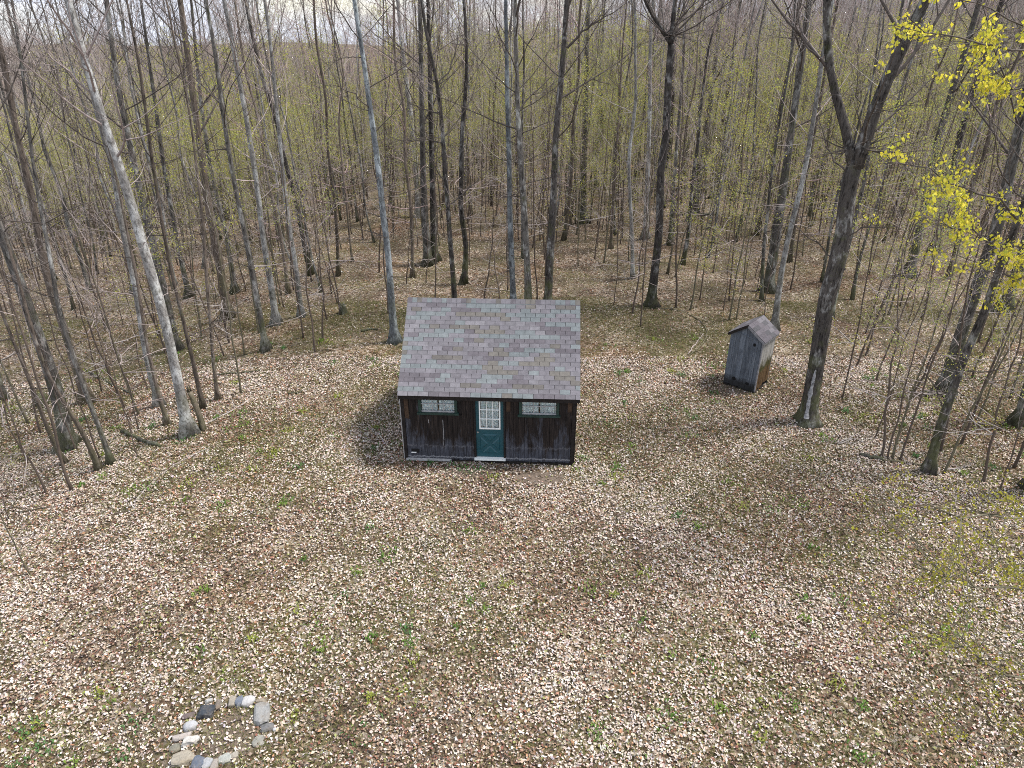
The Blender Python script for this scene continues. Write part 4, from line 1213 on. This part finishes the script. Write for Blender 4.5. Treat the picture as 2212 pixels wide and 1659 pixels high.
random.seed(21)
cnt = 0; tries = 0
pos = list(occ)
while cnt < 215 and tries < 60000:
    tries += 1
    y = 27 + 55 * random.random() ** .85
    hw_ = (y * cP + CAM_H * sP) * .76
    x = random.uniform(-hw_, hw_)
    if y < 31 and abs(x) < 10: continue
    if any((x - a) ** 2 + (y - c_) ** 2 < (1.5 if y < 45 else 1.0) ** 2 for a, c_ in pos): continue
    pos.append((x, y)); cnt += 1
    fx = x / hw_
    if y < 42:
        zone = 'nearer'
    else: zone = 'deep'
    if fx < -.25: lab, grp = ('slender bare trunk, one of many deep on the wooded slope at left'), 'trunks on the left slope, ' + zone
    elif fx < .25: lab, grp = ('slender bare trunk, one of many deep in the wood behind the cabin'), 'trunks behind the cabin, ' + zone
    else: lab, grp = ('slender bare trunk, one of many deep in the wood behind the outhouse'), 'trunks behind the outhouse, ' + zone
    place(VAR, used_t, random.choices(range(8), [2, 3, 4, 3, 2, 5, 5, 4])[0], x, y, random.uniform(.85, 1.15), lab, grp, 'tree')
cnt = 0; tries = 0
spos = []
def ok_sap(x, y):
    if y < 15: return False
    if -10.2 < x < 10.0 and y < 25: return False
    if -7 < x < 9.9 and y < 26.5: return False
    if 6.5 < x < 10.3 and y < 24.5: return False
    return True
NEAR_S = [VP(a, b_) for a, b_ in ((680,760),(706,690),(655,730),(735,680),(1384,705),(1325,660),(1490,670),(1460,665),(1575,690),(1590,690),(1890,945),(1905,985),(1917,990),(1928,990),(1945,995),(2160,1060),(2125,1040),(2075,960),(1820,860),(1850,790),(60,1000),(100,1065),(155,1060),(65,1240),(20,1120),(300,930),(270,880),(560,720),(520,850),(2190,1010),(2110,905),(1960,880),(1870,720),(1840,640),(1575,650),(1630,600),(1460,560),(1285,560),(1325,500),(1540,590))]
for k, p in enumerate(NEAR_S):
    spos.append((p.x, p.y))
    lab, grp = (('thin bare brown sapling among the stems left of the cabin', 'saplings left of the cabin') if p.x < -2 else (('thin bare brown sapling in the open wood between cabin and outhouse', 'saplings between cabin and outhouse') if p.x < 10 and p.y > 22 else ('thin sapling among the stems on the right of the clearing', 'saplings right of the clearing')))
    vi = k % 5 if k % 3 else 5 + k % 7
    place(SVAR, used_s, vi, p.x, p.y, random.uniform(.9, 1.2) if p.y > 15.2 else .5, lab, grp, 'sapling')
while cnt < 255 and tries < 60000:
    tries += 1
    y = 16 + 38 * random.random() ** .8
    hw_ = (y * cP + CAM_H * sP) * .77
    x = random.uniform(-hw_, hw_)
    if not ok_sap(x, y): continue
    if any((x - a) ** 2 + (y - c_) ** 2 < .35 for a, c_ in spos): continue
    spos.append((x, y)); cnt += 1
    if x < -8: lab, grp = 'thin twiggy sapling deep in the thicket on the left slope', 'saplings of the left thicket'
    elif x < 4: lab, grp = 'thin sapling deep in the leaf strewn wood behind the cabin', 'saplings behind the cabin'
    else: lab, grp = 'thin sapling deep in the wood behind the outhouse', 'saplings behind the outhouse'
    place(SVAR, used_s, random.choices(range(12), [6] * 7 + [1] * 5)[0] if x < 4 else random.choices(range(12), [3] * 7 + [4] * 5)[0], x, y, random.uniform(.75, 1.2), lab, grp, 'sapling')

name_by_landmark()
# ---------------- the far wood: one mass, instances of the same trees
def scatter(name, pts, scl, idx, variants, label):
    me = bpy.data.meshes.new(name)
    me.from_pydata([tuple(p) for p in pts], [], [])
    a = me.attributes.new('scl', 'FLOAT', 'POINT'); a.data.foreach_set('value', np.asarray(scl, np.float32))
    a = me.attributes.new('rot', 'FLOAT', 'POINT'); a.data.foreach_set('value', rng.uniform(0, 6.28, len(pts)).astype(np.float32))
    a = me.attributes.new('idx', 'INT', 'POINT'); a.data.foreach_set('value', np.asarray(idx, np.int32))
    o = link(name, me)
    ng = bpy.data.node_groups.new(name, 'GeometryNodeTree')
    ng.interface.new_socket('Geometry', in_out='INPUT', socket_type='NodeSocketGeometry')
    ng.interface.new_socket('Geometry', in_out='OUTPUT', socket_type='NodeSocketGeometry')
    nd, lk = ng.nodes, ng.links
    gi, go = nd.new('NodeGroupInput'), nd.new('NodeGroupOutput')
    iop = nd.new('GeometryNodeInstanceOnPoints'); iop.inputs['Pick Instance'].default_value = True
    jn = nd.new('GeometryNodeJoinGeometry')
    for objs in variants:
        j2 = nd.new('GeometryNodeJoinGeometry')
        for ob in objs:
            if ob is None: continue
            oi = nd.new('GeometryNodeObjectInfo'); oi.inputs['Object'].default_value = ob; oi.inputs['As Instance'].default_value = False
            oi.transform_space = 'ORIGINAL'
            lk.new(oi.outputs['Geometry'], j2.inputs[0])
        g2 = nd.new('GeometryNodeGeometryToInstance'); lk.new(j2.outputs[0], g2.inputs[0]); lk.new(g2.outputs[0], jn.inputs[0])
    def na(nm, tp):
        q = nd.new('GeometryNodeInputNamedAttribute'); q.data_type = tp; q.inputs['Name'].default_value = nm; return q
    cx = nd.new('ShaderNodeCombineXYZ'); lk.new(na('rot', 'FLOAT').outputs[0], cx.inputs[2])
    e2r = nd.new('FunctionNodeEulerToRotation'); lk.new(cx.outputs[0], e2r.inputs[0])
    lk.new(gi.outputs[0], iop.inputs['Points']); lk.new(jn.outputs[0], iop.inputs['Instance'])
    lk.new(na('idx', 'INT').outputs[0], iop.inputs['Instance Index']); lk.new(e2r.outputs[0], iop.inputs['Rotation'])
    lk.new(na('scl', 'FLOAT').outputs[0], iop.inputs['Scale']); lk.new(iop.outputs[0], go.inputs[0])
    md = o.modifiers.new('scatter', 'NODES'); md.node_group = ng
    tag(o, label, kind='stuff')
    return o
vt_ = [(v[1], v[2], v[3]) for v in VAR]; vs_ = [(v[1], v[2], v[3]) for v in SVAR]
pts, scl, idx = [], [], []
def far_points(nn, y0, y1, pw, m=.8):
    y = y0 + (y1 - y0) * rng.random(nn) ** pw
    x = rng.uniform(-1, 1, nn) * (y * cP + 6) * m
    return np.stack([x, y, ground_z(x, y)], -1)
a = far_points(1700, 80, 200, .85); b2 = far_points(3600, 190, 520, .85)
a = a[(a[:, 0] > -5) | (rng.random(len(a)) < .5)]
p = np.concatenate([a, b2])
scatter('far_woods', p, rng.uniform(.75, 1.1, len(p)), rng.integers(0, 8, len(p)), vt_, 'leafless woods filling the valley and the far hillside')
p = far_points(3600, 38, 125, .85)
sw = np.where(rng.random(len(p)) < np.where(p[:, 0] > 6, .34, np.where(p[:, 0] > -12, .2, .06)), rng.integers(7, 12, len(p)), rng.integers(0, 7, len(p)))
scatter('far_undergrowth', p, rng.uniform(.8, 1.35, len(p)), sw, vs_, 'thin green budding undergrowth deep between the trunks')
print('woods done')

# ---------------- leafing trees whose boughs reach into the right of the picture
def bough_tree(trunk_xy, r0, boughs, leaf, label, seed, h=17, frac=1.0, ntw=24, twm='twig_dark'):
    x, y = trunk_xy
    base = Vector((x, y, gz(x, y)))
    rs = np.random.default_rng(seed)
    rt = empty('maple_tree', base); tag(rt, label, 'tree')
    tb, cb = MB(), MB(); tips = []
    pts = [Vector((0, 0, -.1))] + [Vector((rs.normal(0, .1), rs.normal(0, .1), h * i / 6)) for i in range(1, 7)]
    P_, rad, t = trunk_tube(tb, pts, r0, .03, rs, 10, 26, .8)
    for (z0, ends, r_) in boughs:
        i = int(np.searchsorted(P_[:, 2], z0)); s0 = Vector(P_[i])
        q = [s0] + [Vector(e) - base for e in ends]
        sm, t2 = smooth_path([tuple(v) for v in q], 16); sm[1:] += rs.normal(0, .05, (15, 3))
        rr = np.linspace(r_, .007, 16); cb.tube(sm, rr, 6, 0, False)
        for j in range(ntw):
            i = int(rs.integers(4, 15)); e = Vector(sm[min(i + 1, 15)] - sm[i]).normalized()
            ax = Vector((rs.normal() * .4, rs.normal() * .4, 1)).normalized()
            cd = rot_about(e, ax, rs.choice((-1, 1)) * rs.uniform(.4, 1.0)) + Vector((0, 0, rs.uniform(-.25, .2)))
            grow(cb, Vector(sm[i]), cd, rs.uniform(.5, 1.3), .008, 1, rs, .05, tips, 0, (4, 3))
    for j in range(9):
        hh = rs.uniform(h * .6, h); i = int(np.clip(np.searchsorted(P_[:, 2], hh), 1, 24)); az = rs.uniform(0, 6.28)
        grow(cb, Vector(P_[i]), Vector((math.cos(az), math.sin(az), .8)), rs.uniform(2, 3.5), .03, 0, rs, .3, tips, 0, (6, 3))
    tb.build('trunk', M['bark_grey'], rt, smooth=True); cb.build('crown', M[twm], rt, smooth=True)
    per, size, spread, cols = leaf
    tips = [q for q in tips if rs.random() < frac and mnoise.noise(q[0] * 1.6 + base) > -.08]
    g = leaf_cards(tips, rs, per, size, spread, cols, .9)
    link('foliage', mass_mesh('foliage', *g, mat=M['spring_leaf']), rt)
def at_y(px, py, y):
    d = ray(px, py); return Vector((0, 0, CAM_H)) + d * (y / d.y)
YEL = [(.74, .64, .06), (.66, .60, .07), (.80, .68, .10), (.56, .54, .06), (.50, .50, .07)]
bough_tree((14.4, 15.5), .24, [
    (10.2, [at_y(2215, 110, 14.6), at_y(2110, 95, 13.6), at_y(2010, 70, 13.0), at_y(1950, 30, 12.6)], .04),
    (9.9, [at_y(2220, 60, 14.0), at_y(2140, 20, 13.4), at_y(2060, -10, 13)], .035),
    (9.0, [at_y(2225, 190, 15.0), at_y(2190, 175, 14.8), at_y(2150, 160, 14.6)], .03),
    (6.9, [at_y(2225, 480, 14.5), at_y(2120, 420, 14.0), at_y(2030, 370, 13.4), at_y(1920, 345, 13.0)], .04),
    (6.2, [at_y(2225, 540, 14.6), at_y(2130, 520, 14.0), at_y(2060, 480, 13.4), at_y(2000, 470, 13.2)], .035),
    (5.6, [at_y(2225, 610, 14.8), at_y(2170, 590, 14.4), at_y(2110, 610, 14.0)], .03)],
    (13, .075, .06, YEL), 'maple in bright yellow new leaf whose boughs hang into the upper right', 71, 17, .42, 24)
bough_tree((9.8, 7.0), .2, [
    (6.6, [at_y(2225, 1100, 6.2), at_y(2100, 1120, 5.9), at_y(1960, 1150, 5.6)], .02),
    (6.0, [at_y(2230, 1300, 5.6), at_y(2110, 1260, 5.4), at_y(1990, 1210, 5.4)], .018),
    (5.4, [at_y(2230, 1480, 5.2), at_y(2120, 1430, 5.0), at_y(2010, 1390, 5.0)], .018),
    (4.8, [at_y(2240, 1640, 4.8), at_y(2150, 1600, 4.8), at_y(2060, 1560, 4.8)], .016)],
    (6, .034, .05, [(.36, .35, .05), (.30, .30, .05), (.44, .38, .05)]), 'near tree with fine olive budding twigs across the lower right corner', 72, 15, 1.0, 40, 'stem_olive')

# ------------------------------------------------------------------ FALLEN WOOD
def log(pts, w0, w1, mat, name, label, cat, lift=.5, twigs=0, group=None):
    q = []
    for px, py in pts:
        p = VP(px, py); q.append(p)
    base = q[0]
    zc = base.y * cP + CAM_H * sP
    r0, r1 = w0 / FPX * zc / 2, w1 / FPX * zc / 2
    rs = np.random.default_rng(int(pts[0][0] * 3 + pts[0][1]))
    L = [Vector((p.x, p.y, p.z)) - base for p in q]
    sm, t = smooth_path([tuple(v) for v in L], 12)
    rr = np.linspace(r0, r1, 12) * (1 + rs.normal(0, .06, 12))
    sm[:, 2] += rr * lift + .015; sm[1:-1] += rs.normal(0, r0 * .25 + .006, (10, 3)) * np.array([1, 1, .4])
    mb = MB(); mb.tube(sm, rr, 7, 0, True)
    o = mb.build(name, mat, None, smooth=True); o.location = base
    tag(o, label, cat, group)
    if twigs:
        tw = MB()
        for j in range(twigs):
            i = int(rs.integers(2, 11)); d = Vector((rs.normal(), rs.normal(), abs(rs.normal()) * .5)).normalized()
            grow(tw, Vector(sm[i]), d, rs.uniform(.4, .9), rr[i] * .5, 1, rs, .1, None, 0, (4, 3))
        tw.build('twigs', M['twig_grey'], o, smooth=True)
log([(264,934),(300,950),(347,966)], 9, 7, M['bark_dark'], 'fallen_log', 'charred black log lying in the leaves left of the pale silvery trunk', 'log')
log([(468,811),(520,806),(565,801)], 4, 3, M['bark_dark'], 'fallen_branch', 'thin black stick lying level between the left stems', 'branch')
log([(1390,667),(1450,664),(1500,682),(1530,706),(1528,738),(1490,768)], 1.8, 2.4, M['stem_olive'], 'fallen_branch', 'long curved bare branch looping over the leaves left of the outhouse', 'branch')
log([(1576,412),(1610,419),(1645,424)], 6, 6, M['bark_brown'], 'fallen_log', 'dark mossy log far back among the trunks behind the outhouse', 'log')
log([(1470,462),(1500,466),(1545,464)], 6, 5, M['bark_grey'], 'fallen_log', 'long low log at the foot of a light trunk in the far right wood', 'log')
log([(1905,995),(1950,1000),(2003,1007)], 5, 4, M['bark_brown'], 'fallen_log', 'brown fallen pole left of the slanting dark stem foot', 'log', .5, 4)
log([(1858,984),(1880,990),(1905,993)], 9, 8, M['bark_grey'], 'fallen_log', 'short mossy log end beside the brown fallen pole', 'log')
log([(2040,1017),(2070,1014),(2100,1006)], 4, 2, M['twig_grey'], 'fallen_branch', 'pale bleached stick right of the slanting dark stem foot', 'branch', .5, 3)
log([(450,915),(500,890),(545,860)], 4, 3, M['twig_grey'], 'fallen_branch', 'pale slanting pole on the ground between silvery trunk and cabin', 'branch', .5, 2)
log([(290,1085),(340,1030),(400,990),(450,970)], 3, 2, M['twig_grey'], 'fallen_branch', 'long thin grey pole along the bank left of the clearing', 'branch')
log([(0,1228),(40,1205),(120,1150),(210,1075)], 4, 3, M['bark_brown'], 'fallen_branch', 'long brown pole along the left edge below the bank', 'branch')
log([(40,1108),(120,1095),(230,1065)], 3, 2, M['bark_brown'], 'fallen_branch', 'straight thin stick lying across the grass at far left', 'branch')
log([(622,852),(640,850),(654,846)], 4, 4, M['bark_dark'], 'fallen_branch', 'short dark stick in the leaves left of the cabin', 'branch')
log([(1840,950),(1800,965),(1870,930)], 3, 2, M['twig_grey'], 'fallen_branch', 'forked grey dead branch on the ground right of the forked tree', 'branch', .5, 6)
log([(1486,766),(1496,752),(1520,722)], 2.5, 2, M['twig'], 'fallen_branch', 'short brown stick touching the end of the looping branch', 'branch')
log([(780,717),(800,712),(815,713)], 6, 4, M['bark_dark'], 'fallen_log', 'dark rotten log end near the foot of the blue-grey trunk', 'log')
log([(190,1035),(215,1030),(245,1010)], 2.5, 2, M['twig'], 'fallen_branch', 'small stick at the foot of the leaning clump', 'branch')
log([(700,1106),(730,1100),(775,1102)], 1.6, 1.3, M['bark_dark'], 'fallen_branch', 'tiny dark twig in the middle of the leaf strewn clearing', 'branch')
log([(185,800),(240,830),(290,855)], 4, 3, M['bark_dark'], 'fallen_branch', 'dark fallen limb deep in the left thicket', 'branch', .5, 4)

# ------------------------------------------------------------------ LEAF LITTER, GRASS, GREEN TUFTS
def in_cabin(x, y, pad=0.0):
    c_, s_ = math.cos(YAW), math.sin(YAW)
    lx = (x - CX) * c_ + (y - CY) * s_; ly = -(x - CX) * s_ + (y - CY) * c_
    a = (np.abs(lx) < HALF + pad) & (ly > -.06 - pad) & (ly < WD + pad)
    ca, sa = math.cos(R(-42)), math.sin(R(-42))
    ux = (x - org.x) * ca + (y - org.y) * sa; uy = -(x - org.x) * sa + (y - org.y) * ca
    return a | ((np.abs(ux) < OW / 2 + .02) & (uy > -.03) & (uy < OD))
def sample_ground(nn, y0, y1, m=.78, pw=1.0):
    """points over the wedge of ground in view, even per square metre"""
    ys = np.linspace(y0, y1, 400); wdt = (ys * cP + CAM_H * sP) * m
    dens = wdt * (ys ** (-pw + 1) if pw != 1 else 1)
    cdf = np.cumsum(dens); cdf /= cdf[-1]
    y = np.interp(rng.random(nn), cdf, ys)
    x = rng.uniform(-1, 1, nn) * (y * cP + CAM_H * sP) * m
    return x, y
def bare_mask(x, y):
    k = np.ones(len(x))
    for (q, rx, ry), s in zip(DIRT, (.15, .5, .85, .35)):
        d = ((x - q.x) / rx) ** 2 + ((y - q.y) / ry) ** 2
        k = np.where(d < 1 - .4 * fnoise(x, y, 6, 3), np.minimum(k, s), k)
    return k
grassy = lambda x, y: np.clip((fnoise(x, y, .55, 1.) - .35) * 2.0, 0, 1) * .6 + .4 * fnoise(x, y, 1.9, 2.)

x1, y1 = sample_ground(400000, 5.5, 24); x2, y2 = sample_ground(150000, 24, 50)
x = np.concatenate([x1, x2]); y = np.concatenate([y1, y2])
gr = grassy(x, y)
keep = (rng.random(len(x)) < (1.1 - .5 * gr) * bare_mask(x, y) * np.clip(.5 + 1.1 * fnoise(x, y, 1.35, 4.), 0, 1)) & ~in_cabin(x, y)
x, y, gr = x[keep], y[keep], gr[keep]
nL = len(x)
yaw = rng.uniform(0, 6.283, nL)
tx, ty = rng.normal(0, .42, nL), rng.normal(0, .42, nL)
a = np.stack([np.cos(yaw), np.sin(yaw), tx], -1); a /= np.linalg.norm(a, axis=1)[:, None]
b_ = np.stack([-np.sin(yaw), np.cos(yaw), ty], -1); b_ /= np.linalg.norm(b_, axis=1)[:, None]
nn_ = np.cross(a, b_)
s = rng.uniform(.028, .078, (nL, 1)) * np.where(rng.random((nL, 1)) < .08, 1.3, 1.0)
w = s * rng.uniform(.28, .46, (nL, 1)); cu = s * rng.uniform(-.05, .28, (nL, 1)); cv = s * rng.uniform(-.1, .3, (nL, 1))
c0 = np.stack([x, y, ground_z(x, y) + rng.uniform(.006, .045, nL)], -1)
cw = cv * rng.uniform(-.4, 1.2, (nL, 1))
V = np.stack([c0 - a * s * .5 + nn_ * cu, c0 - a * s * rng.uniform(-.15, .2, (nL, 1)) + b_ * w + nn_ * cv, c0 + a * s * .5 - nn_ * cu * .3, c0 + a * s * rng.uniform(-.15, .2, (nL, 1)) - b_ * w * rng.uniform(.5, 1, (nL, 1)) + nn_ * cw], 1)
F = np.arange(nL)[:, None, None] * 4 + np.array([[[0, 2, 1], [0, 3, 2]]])
pal = np.array([(.56, .47, .39), (.47, .385, .315), (.35, .27, .20), (.23, .155, .105), (.125, .08, .055), (.19, .085, .06), (.42, .37, .355), (.05, .034, .025), (.22, .22, .09), (.36, .20, .115), (.61, .545, .49)])
base_w = np.array([18, 18, 16, 14, 12, 7, 9, 11, 6, 3, 8], float)
t1 = fnoise(x, y, .8, 5.); t2 = fnoise(x, y, .37, 8.)
wts = np.repeat(base_w[None], nL, 0); t3 = fnoise(x, y, 5.5, 3.) * .6 + fnoise(x, y, 13., 6.) * .4
wts[:, [0, 1, 6, 10]] *= (.25 + 1.6 * t3)[:, None]; wts[:, [3, 4, 7]] *= (1.9 - 1.8 * t3)[:, None]
wts[:, [0, 1, 6, 10]] *= (.35 + 1.5 * t1)[:, None]; wts[:, [3, 4, 5, 7]] *= (1.7 - 1.4 * t1)[:, None]; wts[:, [5, 9]] *= (.4 + 1.8 * t2)[:, None]; wts[:, 8] *= .5 + 1.8 * gr
far = sstep((y - 22) / 10.0); wts[:, [2, 3, 8]] *= (1 + .7 * far)[:, None]; wts[:, [6, 10]] *= (1 - .5 * far)[:, None]
cs = np.cumsum(wts, 1); cs /= cs[:, -1:]
pick = (rng.random((nL, 1)) > cs).sum(1)
pal = pal.mean(1, keepdims=True) + (pal - pal.mean(1, keepdims=True)) * 1.05
colr = pal[np.clip(pick, 0, 10)] * rng.uniform(.82, 1.15, (nL, 1)) * (1 + rng.normal(0, .04, (nL, 3)))
lit = link('leaf_litter', mass_mesh('leaf_litter', V.reshape(-1, 3), F.reshape(-1, 3), np.repeat(np.clip(colr, .01, .8), 4, 0), M['leaf']))
tag(lit, 'dry fallen beige and brown leaves covering the clearing', kind='stuff')

def blades(nn, y0, y1, hmin, hmax, wid, cols, maskf, name, label):
    x, y = sample_ground(nn, y0, y1)
    k = (rng.random(nn) < maskf(x, y)) & ~in_cabin(x, y)
    x, y = x[k], y[k]; n_ = len(x)
    h = rng.uniform(hmin, hmax, n_); az = rng.uniform(0, 6.28, n_); ln_ = rng.uniform(.3, 1.1, n_) * h; pz = rng.uniform(0, 6.28, n_)
    z = ground_z(x, y)
    p = np.stack([x, y, z], -1); side = np.stack([np.cos(pz), np.sin(pz), 0 * x], -1) * (wid / 2)
    tip = np.stack([np.cos(az) * ln_, np.sin(az) * ln_, h], -1)
    V = np.stack([p - side, p + side, p + tip], 1).reshape(-1, 3)
    F3 = np.arange(n_)[:, None, None] * 3 + np.array([[[0, 1, 2]]])
    cc = np.array(cols)[rng.integers(0, len(cols), n_)] * rng.uniform(.75, 1.2, (n_, 1))
    o = link(name, mass_mesh(name, V, F3.reshape(-1, 3), np.repeat(cc, 3, 0), M['grass']))
    tag(o, label, kind='stuff')
blades(620000, 5.5, 30, .035, .11, .012, [(.12, .14, .032), (.18, .18, .05), (.27, .235, .11), (.09, .115, .028), (.21, .205, .06)], lambda x, y: np.clip(grassy(x, y) * 1.6 - .18, 0.05, 1) * np.minimum(1, bare_mask(x, y) + .15), 'grass', 'short sparse olive and straw grass between the leaves')
# darker green tufts of spring plants in small clumps
cx_, cy_ = sample_ground(330, 5.8, 26)
kk = (grassy(cx_, cy_) > .25) & ~in_cabin(cx_, cy_, .1); cx_, cy_ = cx_[kk], cy_[kk]
ex_ = [VP(a, b_) for a, b_ in ((880,1000),(930,1003),(980,1005),(1030,1015),(1245,1015),(1258,990),(640,1320),(890,1430),(1000,1015),(1150,985),(1480,890),(1500,905),(1440,890),(720,785),(700,1400),(1330,1030))]
cx_ = np.r_[cx_, [p.x for p in ex_]]; cy_ = np.r_[cy_, [p.y for p in ex_]]
per = rng.integers(10, 34, len(cx_)); ix = np.repeat(np.arange(len(cx_)), per)
rad_ = rng.uniform(.05, .17, len(cx_))
x = cx_[ix] + rng.normal(0, 1, len(ix)) * rad_[ix]; y = cy_[ix] + rng.normal(0, 1, len(ix)) * rad_[ix]
n_ = len(x); az = rng.uniform(0, 6.28, n_); hh = rng.uniform(.05, .13, n_); ll = rng.uniform(.05, .12, n_); wd = rng.uniform(.010, .022, n_)
p = np.stack([x, y, ground_z(x, y)], -1); side = np.stack([-np.sin(az), np.cos(az), 0 * x], -1) * wd[:, None]
tip = np.stack([np.cos(az) * ll, np.sin(az) * ll, hh * .7], -1); mid_ = np.stack([np.cos(az) * ll * .5, np.sin(az) * ll * .5, hh], -1)
V = np.stack([p, p + mid_ + side, p + tip, p + mid_ - side], 1).reshape(-1, 3)
F4 = np.arange(n_)[:, None] * 4 + np.array([[0, 1, 2, 3]])
gc = np.array([(.09, .17, .03), (.14, .21, .035), (.07, .15, .045), (.21, .24, .04)])
cc = gc[rng.integers(0, 4, len(cx_))][ix] * rng.uniform(.75, 1.25, (n_, 1))
o = link('spring_plants', mass_mesh('spring_plants', V, F4, np.repeat(cc, 4, 0), M['grass'])); tag(o, 'small green spring plants sprouting in tufts through the leaves', kind='stuff')
# twigs dropped on the leaves
tx_, ty_ = sample_ground(1500, 6, 30); tk = ~in_cabin(tx_, ty_, .1); tm = MB()
for x_, y_ in zip(tx_[tk], ty_[tk]):
    a_ = rng.uniform(0, 6.28); L_ = rng.uniform(.12, .55); z_ = gz(x_, y_) + .035
    dx_, dy_ = math.cos(a_) * L_, math.sin(a_) * L_
    tm.tube([(x_, y_, z_), (x_ + dx_ * .5 + rng.normal(0, .03), y_ + dy_ * .5 + rng.normal(0, .03), z_ + rng.uniform(.0, .03)), (x_ + dx_, y_ + dy_, z_)], [.006, .005, .003], 3, 0, False)
tag(tm.build('twig_litter', M['twig_dark']), 'small dropped twigs lying on the leaves', kind='stuff')
print('TRIS', sum(sum(len(p.vertices) - 2 for p in me.polygons) if len(me.polygons) < 5000 else len(me.polygons) * (len(me.polygons[0].vertices) - 2) for me in bpy.data.meshes))
print('shingles', nsh, 'objects', len(bpy.data.objects))
